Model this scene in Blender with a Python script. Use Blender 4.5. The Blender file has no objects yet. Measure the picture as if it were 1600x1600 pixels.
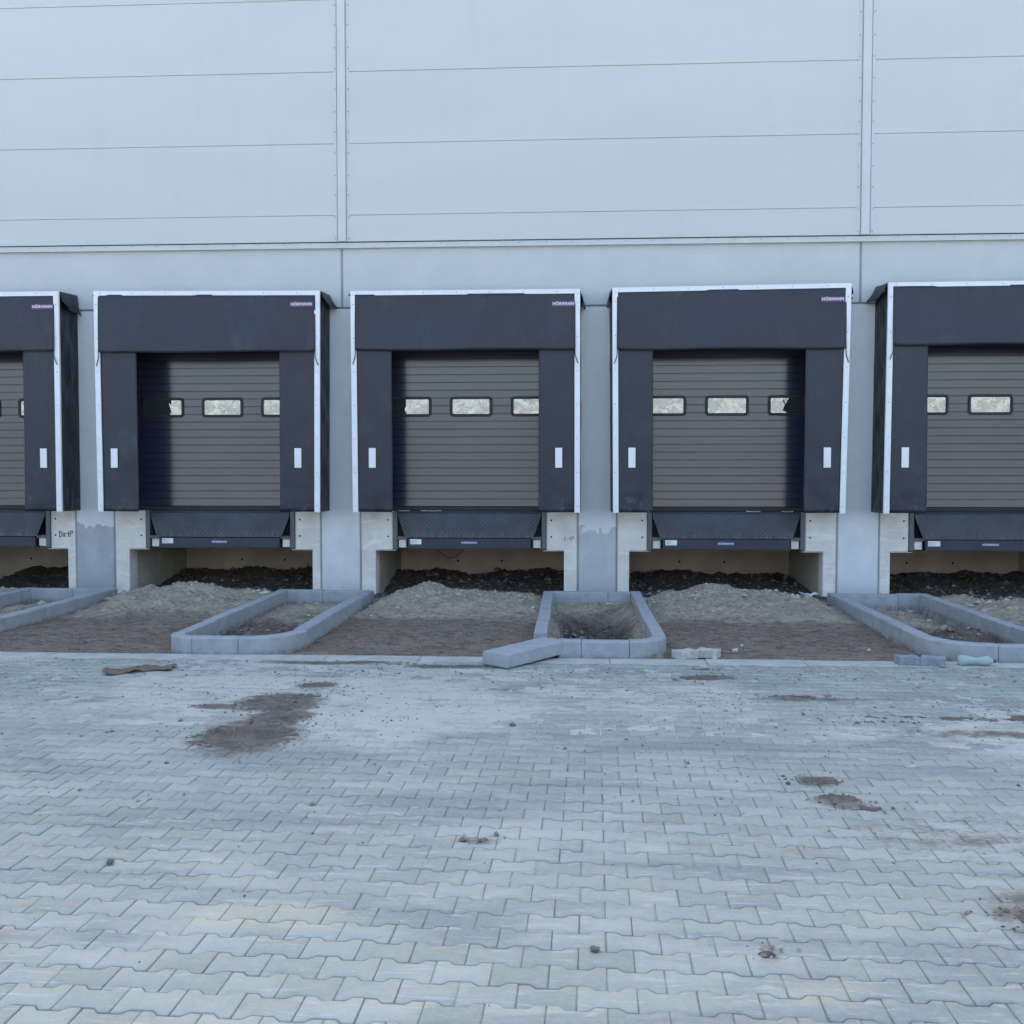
import bpy, bmesh, math, random
import numpy as np
from mathutils import Vector, Matrix, noise as mnoise

R = math.radians
S = bpy.context.scene
COL = S.collection
random.seed(7)

# ------------------------------------------------------------------ camera
cam_d = bpy.data.cameras.new("camera")
cam = bpy.data.objects.new("camera", cam_d)
COL.objects.link(cam)
YAW, PITCH = 0.0575, 0.0395
cam.location = (-0.417, -15.787, 1.968)
fw = Vector((-math.sin(YAW) * math.cos(PITCH), math.cos(YAW) * math.cos(PITCH), -math.sin(PITCH)))
cam.rotation_euler = fw.to_track_quat('-Z', 'Y').to_euler()
cam_d.sensor_width = 36.0
cam_d.sensor_fit = 'HORIZONTAL'
cam_d.lens = 1574.0 / 1600.0 * 36.0
cam_d.clip_end = 2000
S.camera = cam
S.render.resolution_x = 1024
S.render.resolution_y = 1024

# ------------------------------------------------------------------ sky, sun, exposure
SUN_EL, SUN_AZ = R(35), R(-8)          # the sun stands behind the building
w = bpy.data.worlds.new("World")
S.world = w
w.use_nodes = True
nt = w.node_tree
nt.nodes.clear()
sky = nt.nodes.new("ShaderNodeTexSky")
sky.sky_type = 'NISHITA'
sky.sun_disc = False
sky.sun_elevation = SUN_EL
sky.sun_rotation = SUN_AZ
sky.air_density = 1.0
sky.dust_density = 5.0
sky.ozone_density = 0.6
bg = nt.nodes.new("ShaderNodeBackground")
bg.inputs[1].default_value = 0.15
wo = nt.nodes.new("ShaderNodeOutputWorld")
nt.links.new(sky.outputs[0], bg.inputs[0])
nt.links.new(bg.outputs[0], wo.inputs[0])

sun_d = bpy.data.lights.new("sun", 'SUN')
sun_d.energy = 5.0
sun_d.angle = R(0.5)
sun_d.color = (1.0, 0.95, 0.87)
sun = bpy.data.objects.new("sun", sun_d)
COL.objects.link(sun)
sdir = Vector((math.sin(SUN_AZ) * math.cos(SUN_EL), math.cos(SUN_AZ) * math.cos(SUN_EL), math.sin(SUN_EL)))
sun.rotation_euler = (-sdir).to_track_quat('-Z', 'Y').to_euler()
sun.location = (0, 30, 30)

S.view_settings.view_transform = 'Standard'
S.view_settings.look = 'None'
S.view_settings.gamma = 1.0
S.view_settings.exposure = 1.92

# ------------------------------------------------------------------ material helpers
class NT:
    """small helper for building node materials"""
    def __init__(s, name):
        s.m = bpy.data.materials.new(name)
        s.m.use_nodes = True
        s.t = s.m.node_tree
        s.t.nodes.clear()
        s.out = s.t.nodes.new("ShaderNodeOutputMaterial")
        s.b = s.t.nodes.new("ShaderNodeBsdfPrincipled")
        s.t.links.new(s.b.outputs[0], s.out.inputs[0])
        s._co = None
    def n(s, typ, **kw):
        nd = s.t.nodes.new(typ)
        for k, v in kw.items():
            setattr(nd, k, v)
        return nd
    def link(s, a, b):
        s.t.links.new(a, b)
    def val(s, sock, v):
        if isinstance(v, (int, float)):
            sock.default_value = v
        elif isinstance(v, tuple):
            sock.default_value = v if len(v) == 4 or sock.type == 'VECTOR' else (*v, 1)
        else:
            s.link(v, sock)
    def co(s):
        if s._co is None:
            g = s.n("ShaderNodeNewGeometry")
            s._co = g.outputs['Position']
        return s._co
    def scaled(s, sc, off=(0, 0, 0)):
        mp = s.n("ShaderNodeMapping")
        s.link(s.co(), mp.inputs[0])
        mp.inputs['Scale'].default_value = sc
        mp.inputs['Location'].default_value = off
        return mp.outputs[0]
    def noise(s, scale, detail=4, rough=0.55, vec=None, dist=0.0):
        nd = s.n("ShaderNodeTexNoise")
        nd.inputs['Scale'].default_value = scale
        nd.inputs['Detail'].default_value = detail
        nd.inputs['Roughness'].default_value = rough
        nd.inputs['Distortion'].default_value = dist
        s.link(vec if vec is not None else s.co(), nd.inputs['Vector'])
        return nd.outputs['Fac']
    def ramp(s, fac, lo, hi, a=0.0, b=1.0):
        nd = s.n("ShaderNodeMapRange")
        nd.interpolation_type = 'SMOOTHSTEP'
        s.val(nd.inputs['Value'], fac)
        nd.inputs['From Min'].default_value = lo
        nd.inputs['From Max'].default_value = hi
        nd.inputs['To Min'].default_value = a
        nd.inputs['To Max'].default_value = b
        return nd.outputs[0]
    def mix(s, fac, a, b):
        nd = s.n("ShaderNodeMix", data_type='RGBA')
        s.val(nd.inputs[0], fac)
        s.val(nd.inputs[6], a)
        s.val(nd.inputs[7], b)
        return nd.outputs[2]
    def math(s, op, a, b=0.0):
        nd = s.n("ShaderNodeMath", operation=op)
        s.val(nd.inputs[0], a)
        s.val(nd.inputs[1], b)
        return nd.outputs[0]
    def attr(s, name):
        nd = s.n("ShaderNodeAttribute")
        nd.attribute_name = name
        return nd.outputs['Fac']
    def xyz(s):
        nd = s.n("ShaderNodeSeparateXYZ")
        s.link(s.co(), nd.inputs[0])
        return nd.outputs
    def bump(s, h, strength=0.3, dist=0.01):
        nd = s.n("ShaderNodeBump")
        nd.inputs['Strength'].default_value = strength
        nd.inputs['Distance'].default_value = dist
        s.link(h, nd.inputs['Height'])
        s.link(nd.outputs[0], s.b.inputs['Normal'])
        return nd
    def set(s, color=None, rough=None, metal=None, spec=None, ior=None):
        if color is not None: s.val(s.b.inputs['Base Color'], color)
        if rough is not None: s.val(s.b.inputs['Roughness'], rough)
        if metal is not None: s.val(s.b.inputs['Metallic'], metal)
        if spec is not None: s.val(s.b.inputs['Specular IOR Level'], spec)
        if ior is not None: s.val(s.b.inputs['IOR'], ior)
        return s.m

def simple(name, col, rough=0.5, metal=0.0, var=0.12, scale=3.0, spec=0.5, bump=0.0, bscale=60):
    k = NT(name)
    n1 = k.noise(scale, 5, 0.6)
    c0 = tuple(c * (1 - var) for c in col)
    c1 = tuple(min(1, c * (1 + var)) for c in col)
    c = k.mix(k.ramp(n1, 0.3, 0.7), c0, c1)
    k.set(c, rough, metal, spec)
    if bump:
        k.bump(k.noise(bscale, 4, 0.6), bump, 0.004)
    return k.m

# ---- materials
def mat_cladding():
    k = NT("white_sheet_cladding")
    n = k.noise(0.9, 3, 0.5, k.scaled((0.35, 1, 1.2)))
    st = k.noise(1.0, 3, 0.6, k.scaled((0.6, 1, 40)))
    c = k.mix(k.ramp(n, 0.3, 0.7), (0.540, 0.556, 0.552), (0.566, 0.578, 0.570))
    dirt = k.ramp(k.noise(1.0, 5, 0.65, k.scaled((2.2, 1, 0.5))), 0.52, 0.8, 0, 0.16)
    c = k.mix(dirt, c, (0.42, 0.43, 0.43))
    k.set(c, k.ramp(n, 0.2, 0.8, 0.38, 0.5), 0, 0.45)
    hh = k.math('ADD', k.math('MULTIPLY', st, 0.5), k.math('MULTIPLY', k.noise(1.5, 2, 0.5), 0.5))
    k.bump(hh, 0.25, 0.010)
    return k.m

def mat_paint_panel():
    k = NT("pale_grey_painted_panel")
    n = k.noise(1.3, 4, 0.6)
    c = k.mix(k.ramp(n, 0.3, 0.75), (0.52, 0.545, 0.55), (0.57, 0.59, 0.59))
    sm = k.ramp(k.noise(1.0, 6, 0.7, k.scaled((3, 1, 0.8))), 0.5, 0.8, 0, 0.22)
    c = k.mix(sm, c, (0.40, 0.42, 0.42))
    k.set(c, 0.6, 0, 0.35)
    k.bump(k.noise(35, 4, 0.6), 0.12, 0.004)
    return k.m

def mat_column(name, bare0, bare1, edge, top=1.35):
    """painted concrete; the paint stops in a ragged line above the bare foot"""
    k = NT(name)
    xyz = k.xyz()
    n = k.noise(2.2, 4, 0.6)
    paint = k.mix(k.ramp(n, 0.3, 0.75), (0.64, 0.66, 0.68), (0.70, 0.72, 0.74))
    # hand-rolled last coat, brighter and fresher, near the foot of the painted part
    bn = k.noise(3.0, 6, 0.65, k.scaled((1, 1, 1)))
    b1 = k.mix(k.ramp(bn, 0.3, 0.7), bare0, bare1)
    pale = k.ramp(k.noise(5.0, 5, 0.7, None, 1.2), 0.62, 0.72, 0, 0.5)
    b1 = k.mix(pale, b1, (0.50, 0.52, 0.53))
    spots = k.ramp(k.noise(45, 3, 0.6), 0.66, 0.74, 0, 0.5)
    b1 = k.mix(spots, b1, (0.12, 0.12, 0.12))
    low = k.ramp(xyz[2], 0.05, 0.45, 0.35, 0.0)
    b1 = k.mix(k.math('MULTIPLY', low, k.ramp(bn, 0.35, 0.6)), b1, (0.26, 0.25, 0.23))
    line = k.math('ADD', xyz[2], k.math('MULTIPLY', k.math('SUBTRACT', k.noise(3.4, 3, 0.55, k.scaled((1, 1, 0.5)), 1.6), 0.5), -0.62))
    fac = k.ramp(line, edge - 0.006, edge + 0.006)
    c = k.mix(fac, b1, paint)
    k.set(c, k.ramp(fac, 0, 1, 0.85, 0.55), 0, 0.35)
    k.bump(k.math('ADD', k.noise(30, 5, 0.65), k.math('MULTIPLY', fac, 0.6)), 0.25, 0.004)
    return k.m

def mat_concrete(name, c0, c1, stain=0.35):
    k = NT(name)
    n = k.noise(2.6, 6, 0.65)
    c = k.mix(k.ramp(n, 0.3, 0.7), c0, c1)
    d = k.ramp(k.noise(1.2, 6, 0.7, k.scaled((2.5, 2.5, 0.9)), 0.6), 0.5, 0.72, 0, stain)
    c = k.mix(d, c, tuple(x * 0.62 for x in c0))
    wv = k.ramp(k.noise(1.0, 5, 0.6, k.scaled((1.2, 1.2, 6.0)), 1.5), 0.55, 0.62, 0, 0.35)
    c = k.mix(wv, c, tuple(min(1, x * 1.2) for x in c1))
    holes = k.ramp(k.noise(70, 2, 0.5), 0.70, 0.76, 0, 0.6)
    c = k.mix(holes, c, (0.08, 0.08, 0.08))
    k.set(c, 0.85, 0, 0.3)
    k.bump(k.noise(40, 5, 0.6), 0.3, 0.004)
    return k.m

def mat_kerb():
    k = NT("kerb_concrete")
    oi = k.n("ShaderNodeObjectInfo")
    n = k.noise(6, 6, 0.65)
    c = k.mix(k.ramp(n, 0.3, 0.7), (0.30, 0.325, 0.345), (0.41, 0.43, 0.44))
    c = k.mix(k.ramp(oi.outputs['Random'], 0, 1, 0.0, 0.35), c, (0.31, 0.335, 0.35))
    st = k.ramp(k.noise(14, 5, 0.7, None, 1.0), 0.55, 0.7, 0, 0.3)
    c = k.mix(st, c, (0.50, 0.505, 0.49))
    xyz = k.xyz()
    foot = k.math('MULTIPLY', k.ramp(xyz[2], -0.01, 0.045, 0.8, 0), k.ramp(k.noise(9, 5, 0.7), 0.35, 0.6))
    c = k.mix(foot, c, (0.20, 0.175, 0.145))
    sp = k.ramp(k.noise(90, 3, 0.6), 0.60, 0.70, 0, 0.6)
    c = k.mix(sp, c, (0.15, 0.15, 0.15))
    k.set(c, 0.85, 0, 0.3)
    k.bump(k.math('ADD', k.noise(110, 5, 0.7), k.math('MULTIPLY', k.noise(22, 4, 0.7), 0.8)), 0.6, 0.005)
    return k.m

def blobs(k, defs, warp=0.5, scale=2.2, seed=(0, 0, 0)):
    """soft union of ellipses on the ground, broken up by noise: 1 in the middle, below 0 outside"""
    xyz = k.xyz()
    out = None
    for cx, cy, sx, sy, h in defs:
        dx = k.math('MULTIPLY', k.math('ADD', xyz[0], -cx), 1 / sx)
        dy = k.math('MULTIPLY', k.math('ADD', xyz[1], -cy), 1 / sy)
        f = k.math('MULTIPLY', k.math('SUBTRACT', 1.0, k.math('ADD', k.math('MULTIPLY', dx, dx), k.math('MULTIPLY', dy, dy))), h)
        out = f if out is None else k.math('MAXIMUM', out, f)
    n = k.math('SUBTRACT', k.noise(scale, 8, 0.68, k.scaled((1, 1.3, 1), seed)), 0.5)
    return k.math('ADD', out, k.math('MULTIPLY', n, warp * 4))
STAIN = [(-2.82, -8.45, .42, .55, 1.0), (-2.90, -7.38, .42, .40, 1.0), (-2.74, -7.90, .28, .34, 1.1), (-3.35, -7.55, .30, .10, .7), (-2.76, -6.66, .20, .14, .7), (0.93, -6.12, .26, .13, .8), (1.15, -9.35, .13, .13, .8), (1.2, -9.75, .16, .12, .6), (1.7, -10.3, .4, .2, .1), (1.6, -7.0, .5, .08, .5), (-1.6, -5.72, .6, .12, .8), (-3.0, -5.6, .7, .1, .7), (1.75, -11.3, .3, .3, .7), (0.39, -11.67, .07, .08, .3), (-0.89, -10.5, .12, .05, .4), (2.9, -8.1, 1.1, .12, .45)]
HALO = [(-1.9, -7.6, 1.5, 1.5, 1.0), (-3.6, -6.9, 1.6, 1.2, .8), (0.3, -7.0, 1.6, .9, .6), (2.4, -8.1, 1.2, .7, .6)]
YEL = [(-1.75, -11.45, .45, .17, 1.0), (-4.2, -9.6, .5, .2, .5), (0.55, -12.0, .25, .15, .6)]
def stained(k, c):
    ha = k.ramp(blobs(k, HALO, 0.9, 1.6, (5, 2, 0)), 0.0, 1.1, 0, 0.75)
    c = k.mix(ha, c, (0.50, 0.505, 0.455))
    ye = k.ramp(blobs(k, YEL, 0.5, 5.0, (1, 7, 0)), -0.2, 1.1, 0, 0.32)
    c = k.mix(ye, c, (0.58, 0.54, 0.38))
    stn = blobs(k, STAIN, 0.55, 4.5)
    fg = k.noise(26, 5, 0.75)
    stn = k.math('ADD', stn, k.math('MULTIPLY', k.math('SUBTRACT', fg, 0.5), 1.6))
    scol = k.mix(k.ramp(fg, 0.35, 0.65), (0.075, 0.068, 0.058), (0.19, 0.172, 0.148))
    c = k.mix(k.ramp(stn, -0.25, 0.6, 0, 0.95), c, scol)
    return c

def mat_paver():
    k = NT("paver_concrete")
    t = k.attr("tint")
    xyz = k.xyz()
    n = k.noise(1.1, 5, 0.6)
    c = k.mix(t, (0.262, 0.298, 0.265), (0.340, 0.378, 0.338))
    # swept streaks across the yard, running with the tyre tracks
    tr = k.noise(1.0, 5, 0.62, k.scaled((0.35, 1.6, 1)), 0.4)
    c = k.mix(k.ramp(tr, 0.49, 0.62, 0, 0.85), c, (0.215, 0.245, 0.240))
    pale = k.noise(1.0, 5, 0.6, k.scaled((0.8, 1.5, 1), (7, 3, 0)), 0.3)
    c = k.mix(k.ramp(pale, 0.50, 0.66, 0, 0.6), c, (0.42, 0.44, 0.40))
    # yellowish sand rubbed into the surface
    ye = k.ramp(k.noise(1.7, 4, 0.55, k.scaled((1, 1, 1), (2.3, 9.1, 0))), 0.64, 0.76, 0, 0.5)
    c = k.mix(ye, c, (0.42, 0.41, 0.33))
    fine = k.noise(30, 5, 0.7)
    c = k.mix(k.ramp(fine, 0.35, 0.75, 0, 0.3), c, (0.41, 0.435, 0.42))
    gr = k.noise(190, 3, 0.6)
    c = k.mix(k.ramp(gr, 0.53, 0.72, 0, 0.55), c, (0.17, 0.185, 0.19))
    brown = k.ramp(k.noise(0.9, 7, 0.72, k.scaled((1, 1.3, 1), (4.4, 1.7, 0)), 0.5), 0.58, 0.68, 0, 0.5)
    c = k.mix(brown, c, (0.27, 0.24, 0.20))
    # drag marks: short fine scratches along the rows
    sc = k.ramp(k.noise(1.0, 6, 0.75, k.scaled((3.5, 22, 1)), 0.8), 0.56, 0.63, 0, 0.5)
    c = k.mix(sc, c, (0.46, 0.485, 0.475))
    c = stained(k, c)
    k.set(c, 0.82, 0, 0.35)
    k.bump(k.math('ADD', k.math('MULTIPLY', gr, 0.6), fine), 0.28, 0.003)
    return k.m

def mat_joint():
    k = NT("joint_sand")
    n = k.noise(2.0, 6, 0.7)
    c = k.mix(k.ramp(n, 0.4, 0.65), (0.21, 0.22, 0.215), (0.42, 0.43, 0.41))
    k.set(c, 0.95, 0, 0.2)
    return k.m

def mat_dust():
    k = NT("pale_dust")
    n = k.noise(2.2, 7, 0.7, k.scaled((1, 2.2, 1)))
    c = k.mix(k.ramp(n, 0.38, 0.62), (0.37, 0.385, 0.355), (0.49, 0.50, 0.455))
    sc = k.ramp(k.noise(1.0, 6, 0.75, k.scaled((9, 30, 1)), 1.0), 0.56, 0.64, 0, 0.55)
    c = k.mix(sc, c, (0.30, 0.30, 0.30))
    fl_ = k.ramp(k.noise(1.0, 4, 0.8, k.scaled((18, 45, 1)), 1.0), 0.60, 0.66, 0, 0.7)
    c = k.mix(fl_, c, (0.17, 0.165, 0.16))
    br = k.ramp(k.noise(0.7, 6, 0.7, k.scaled((1, 1.8, 1), (3, 8, 0))), 0.52, 0.7, 0, 0.35)
    c = k.mix(br, c, (0.29, 0.275, 0.245))
    c = stained(k, c)
    k.set(c, 0.95, 0, 0.2)
    k.bump(k.noise(60, 6, 0.75), 0.5, 0.008)
    return k.m

def mat_soil():
    """ dark = damp brown earth in front, sand = dry pale sand by the wall, pit = black rubble soil and the darkened hollow"""
    k = NT("yard_soil")
    sand = k.attr("sand")
    pit = k.attr("pit")
    n = k.noise(5, 7, 0.7)
    f = k.noise(40, 6, 0.75)
    dark = k.mix(k.ramp(n, 0.35, 0.65), (0.275, 0.215, 0.165), (0.40, 0.325, 0.255))
    dark = k.mix(k.ramp(k.noise(1.3, 5, 0.6, None, 0.5), 0.48, 0.66, 0, 0.6), dark, (0.37, 0.33, 0.28))
    sd = k.mix(k.ramp(n, 0.3, 0.7), (0.46, 0.40, 0.305), (0.60, 0.53, 0.415))
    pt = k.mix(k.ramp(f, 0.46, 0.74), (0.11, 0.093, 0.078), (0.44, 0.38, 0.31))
    dk2 = k.ramp(k.noise(1.0, 6, 0.8, k.scaled((5, 14, 5)), 1.2), 0.49, 0.60, 0, 0.8)
    sd = k.mix(dk2, sd, (0.27, 0.225, 0.165))
    dark = k.mix(dk2, dark, (0.10, 0.085, 0.07))
    lt2 = k.ramp(k.noise(1.0, 6, 0.8, k.scaled((7, 18, 7), (3, 3, 3)), 1.0), 0.54, 0.64, 0, 0.5)
    sd = k.mix(lt2, sd, (0.70, 0.63, 0.52))
    dark = k.mix(lt2, dark, (0.42, 0.36, 0.29))
    c = k.mix(sand, dark, sd)
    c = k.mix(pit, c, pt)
    c = k.mix(k.ramp(f, 0.55, 0.72, 0, 0.5), c, (0.085, 0.075, 0.065))
    c = k.mix(k.ramp(k.noise(75, 3, 0.6), 0.66, 0.72, 0, 0.6), c, (0.42, 0.41, 0.38))
    k.set(c, 0.95, 0, 0.15)
    k.bump(k.math('ADD', f, k.math('MULTIPLY', k.noise(150, 4, 0.7), 0.5)), 1.0, 0.035)
    return k.m

def mat_spill():
    k = NT("spilled_soil")
    f = k.noise(30, 6, 0.75)
    n = k.noise(4, 5, 0.65)
    c = k.mix(k.ramp(n, 0.35, 0.65), (0.10, 0.088, 0.075), (0.175, 0.155, 0.13))
    c = k.mix(k.ramp(f, 0.5, 0.7, 0, 0.6), c, (0.24, 0.225, 0.20))
    k.set(c, 0.95, 0, 0.15)
    k.bump(f, 0.8, 0.012)
    return k.m

def mat_flap(name="black_shelter_fabric", c0=(0.012, 0.018, 0.034), c1=(0.023, 0.022, 0.034)):
    k = NT(name)
    n = k.noise(1.4, 3, 0.5)
    c = k.mix(k.ramp(n, 0.3, 0.7), c0, c1)
    xyz = k.xyz()
    sc = k.math('MULTIPLY', k.ramp(k.noise(5, 6, 0.7, None, 0.8), 0.55, 0.68), k.ramp(xyz[2], 1.35, 1.75, 0.35, 0.0))
    c = k.mix(sc, c, (0.25, 0.26, 0.28))
    du = k.ramp(k.noise(2.2, 6, 0.7, k.scaled((1, 1, 0.6), (5, 0, 2))), 0.5, 0.8, 0, 0.06)
    c = k.mix(du, c, (0.4, 0.4, 0.4))
    k.set(c, k.ramp(n, 0.3, 0.7, 0.42, 0.52), 0, 0.5)
    cr = k.noise(1.0, 3, 0.55, k.scaled((2.4, 2.4, 1.1)), 1.4)
    k.bump(k.math('ADD', k.math('ADD', k.noise(2.5, 3, 0.5), k.math('MULTIPLY', cr, 1.2)), k.math('MULTIPLY', k.noise(300, 2, 0.5), 0.03)), 0.6, 0.016)
    return k.m

def mat_door():
    k = NT("dark_grey_door_paint")
    n = k.noise(1.2, 3, 0.5, k.scaled((0.6, 1, 1.4)))
    c = k.mix(k.ramp(n, 0.3, 0.7), (0.024, 0.029, 0.050), (0.034, 0.031, 0.052))
    k.set(c, 0.17, 0, 0.5, 1.8)
    hh = k.math('ADD', k.noise(1.0, 3, 0.5, k.scaled((1.0, 1, 3.5))), k.math('MULTIPLY', k.noise(1.0, 2, 0.5, k.scaled((90, 1, 260))), 0.03))
    k.bump(hh, 0.22, 0.01)
    return k.m

def mat_pane():
    """acrylic double pane, warped: two strong reflecting skins over a dark hall"""
    k = NT("warped_acrylic_pane")
    tc = k.n("ShaderNodeTexCoord")
    oi = k.n("ShaderNodeObjectInfo")
    add = k.n("ShaderNodeVectorMath", operation='ADD')
    mul = k.n("ShaderNodeVectorMath", operation='MULTIPLY')
    k.link(oi.outputs['Location'], mul.inputs[0])
    mul.inputs[1].default_value = (3.1, 3.1, 3.1)
    k.link(k.co(), add.inputs[0])
    k.link(mul.outputs[0], add.inputs[1])
    n1 = k.noise(4.0, 0, 0.45, add.outputs[0], 0.8)
    n2 = k.noise(11.0, 1, 0.5, add.outputs[0], 0.5)
    h = k.math('ADD', k.math('MULTIPLY', n1, 1.0), k.math('MULTIPLY', n2, 0.20))
    k.set((0.05, 0.055, 0.05), 0.02, 0, 0.5, 3.9)
    k.bump(h, 0.42, 0.022)
    return k.m

def mat_lip():
    k = NT("tread_plate_steel")
    xyz = k.xyz()
    # raised tread: a regular grid of small lozenges
    a = k.math('SINE', k.math('MULTIPLY', xyz[0], 84.0))
    b = k.math('SINE', k.math('MULTIPLY', xyz[2], 84.0))
    g = k.ramp(k.math('MULTIPLY', a, b), 0.15, 0.75)
    n = k.noise(3, 5, 0.65)
    c = k.mix(k.ramp(n, 0.3, 0.7), (0.018, 0.021, 0.032), (0.034, 0.038, 0.050))
    c = k.mix(k.math('MULTIPLY', g, k.ramp(n, 0.35, 0.65, 0.25, 0.7)), c, (0.085, 0.095, 0.115))
    du = k.math('MULTIPLY', k.ramp(xyz[2], 0.93, 1.1, 0.4, 0.0), k.ramp(k.noise(12, 5, 0.7, k.scaled((2, 1, 0.5))), 0.45, 0.7))
    c = k.mix(du, c, (0.22, 0.24, 0.27))
    k.set(c, 0.42, 0, 0.5)
    k.bump(g, 0.6, 0.004)
    return k.m

def mat_ground():
    k = NT("field_ground")
    n = k.noise(0.05, 6, 0.6)
    f = k.noise(0.8, 6, 0.7)
    c = k.mix(k.ramp(n, 0.35, 0.65), (0.23, 0.23, 0.21), (0.17, 0.19, 0.15))
    c = k.mix(k.ramp(f, 0.4, 0.7, 0, 0.4), c, (0.30, 0.30, 0.27))
    k.set(c, 0.95, 0, 0.2)
    return k.m

M = dict(
    clad=mat_cladding(), panel=mat_paint_panel(),
    flash=simple("white_flashing", (0.56, 0.575, 0.575), 0.4, 0, 0.03),
    col_a=mat_column("column_paint_a", (0.34, 0.365, 0.39), (0.45, 0.47, 0.49), 1.13),
    col_b=mat_column("column_paint_b", (0.60, 0.62, 0.63), (0.70, 0.715, 0.715), 1.17),
    col_c=mat_column("column_paint_c", (0.44, 0.465, 0.48), (0.53, 0.55, 0.56), 1.07),
    col_d=mat_column("column_paint_d", (0.62, 0.65, 0.67), (0.71, 0.735, 0.75), 1.20),
    conc=mat_concrete("pit_frame_concrete", (0.66, 0.62, 0.565), (0.80, 0.765, 0.70), 0.22),
    pitc=mat_concrete("pit_wall_concrete", (0.42, 0.38, 0.32), (0.52, 0.47, 0.40), 0.45),
    pitback=simple("pit_back_concrete", (0.60, 0.50, 0.40), 0.9, 0, 0.18, 1.2, 0.2, 0.2, 30),
    seal=simple("grey_joint_sealant", (0.27, 0.29, 0.30), 0.6, 0, 0.1),
    kerb=mat_kerb(), paver=mat_paver(), joint=mat_joint(), dust=mat_dust(), soil=mat_soil(), spill=mat_spill(),
    flap=mat_flap(), side=mat_flap("black_side_fabric", (0.014, 0.017, 0.024), (0.022, 0.024, 0.031)),
    alu=simple("white_aluminium_profile", (0.78, 0.79, 0.81), 0.38, 0, 0.04, 5),
    white=simple("white_reflective_strip", (0.80, 0.81, 0.83), 0.5, 0, 0.03),
    screw=simple("screw_heads", (0.30, 0.31, 0.33), 0.4, 0.6, 0.1),
    black=simple("black_rubber", (0.018, 0.018, 0.02), 0.6, 0, 0.15),
    cord=simple("black_bungee", (0.02, 0.02, 0.02), 0.6, 0, 0.1),
    door=mat_door(), pane=mat_pane(),
    steel=simple("dark_painted_steel", (0.026, 0.032, 0.052), 0.42, 0, 0.18, 4, 0.5, 0.15, 20),
    post=simple("grey_steel_post", (0.11, 0.11, 0.12), 0.5, 0, 0.15, 4),
    galv=simple("galvanised_steel", (0.42, 0.42, 0.42), 0.5, 0.5, 0.2, 8),
    lip=mat_lip(),
    blue=simple("blue_label", (0.05, 0.05, 0.19), 0.45, 0, 0.05),
    orange=simple("orange_lettering", (0.72, 0.20, 0.10), 0.5, 0, 0.03),
    letter=simple("white_lettering", (0.82, 0.78, 0.78), 0.5, 0, 0.02),
    ink=simple("black_marker_ink", (0.03, 0.03, 0.035), 0.6, 0, 0.2, 30),
    inkf=simple("faded_marker_ink", (0.17, 0.17, 0.17), 0.7, 0, 0.4, 30),
    hole=simple("dark_hole", (0.012, 0.012, 0.012), 0.9, 0, 0.1),
    brick=simple("loose_paver_concrete", (0.46, 0.455, 0.43), 0.88, 0, 0.16, 14, 0.3, 0.4, 120),
    brickd=simple("loose_paver_grey", (0.255, 0.285, 0.31), 0.88, 0, 0.16, 14, 0.3, 0.4, 120),
    card=simple("damp_cardboard", (0.17, 0.13, 0.10), 0.85, 0, 0.25, 16, 0.3, 0.3, 90),
    plastic=simple("white_plastic_film", (0.72, 0.73, 0.74), 0.4, 0, 0.06),
    stone=simple("pale_stone", (0.52, 0.52, 0.50), 0.9, 0, 0.15, 20, 0.3, 0.4, 90),
    clod=simple("grey_clod", (0.15, 0.145, 0.125), 0.95, 0, 0.3, 25, 0.2, 0.6, 80),
    crumb=simple("soil_crumbs", (0.19, 0.17, 0.15), 0.95, 0, 0.45, 9, 0.2),
    sand_grain=simple("sand_lumps", (0.46, 0.42, 0.34), 0.95, 0, 0.3, 9, 0.2),
    redcable=simple("red_brown_cable", (0.20, 0.06, 0.04), 0.5, 0, 0.1),
    ground=mat_ground(),
    refl_bank=simple("reflection_bank_tone", (0.135, 0.160, 0.172), 0.95, 0, 0.3, 0.15, 0.2),  # added unseen slope, coloured for what doors and panes mirror
    refl_stripe=simple("reflection_stripe", (0.86, 0.86, 0.84), 0.9, 0, 0.1, 0.4, 0.2),  # pale stripes invented to give bright curves in the pane reflections
    apron=simple("yard_apron", (0.46, 0.455, 0.46), 0.9, 0, 0.12, 0.8, 0.3),
    roof=simple("roof_sheet", (0.4, 0.41, 0.42), 0.6, 0, 0.05),
    inner=simple("hall_inside_dark", (0.05, 0.05, 0.05), 0.9, 0, 0.1),
)
# mint-green bottle plastic, partly see-through
def mat_bottle():
    k = NT("mint_bottle_plastic")
    k.set((0.46, 0.62, 0.58), 0.22, 0, 0.5)
    k.b.inputs['Transmission Weight'].default_value = 0.35
    k.bump(k.noise(18, 3, 0.6), 0.4, 0.01)
    return k.m
M['bottle'] = mat_bottle()
M['cap'] = simple("dark_green_cap", (0.03, 0.12, 0.09), 0.4)

# ------------------------------------------------------------------ object helpers
def tag(o, label=None, cat=None, group=None, kind=None):
    if label: o['label'] = label
    if cat: o['category'] = cat
    if group: o['group'] = group
    if kind: o['kind'] = kind
    return o

def empty(name, loc=(0, 0, 0), rz=0.0):
    o = bpy.data.objects.new(name, None)
    o.empty_display_size = 0.2
    o.location = loc
    o.rotation_euler.z = rz
    COL.objects.link(o)
    return o

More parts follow.
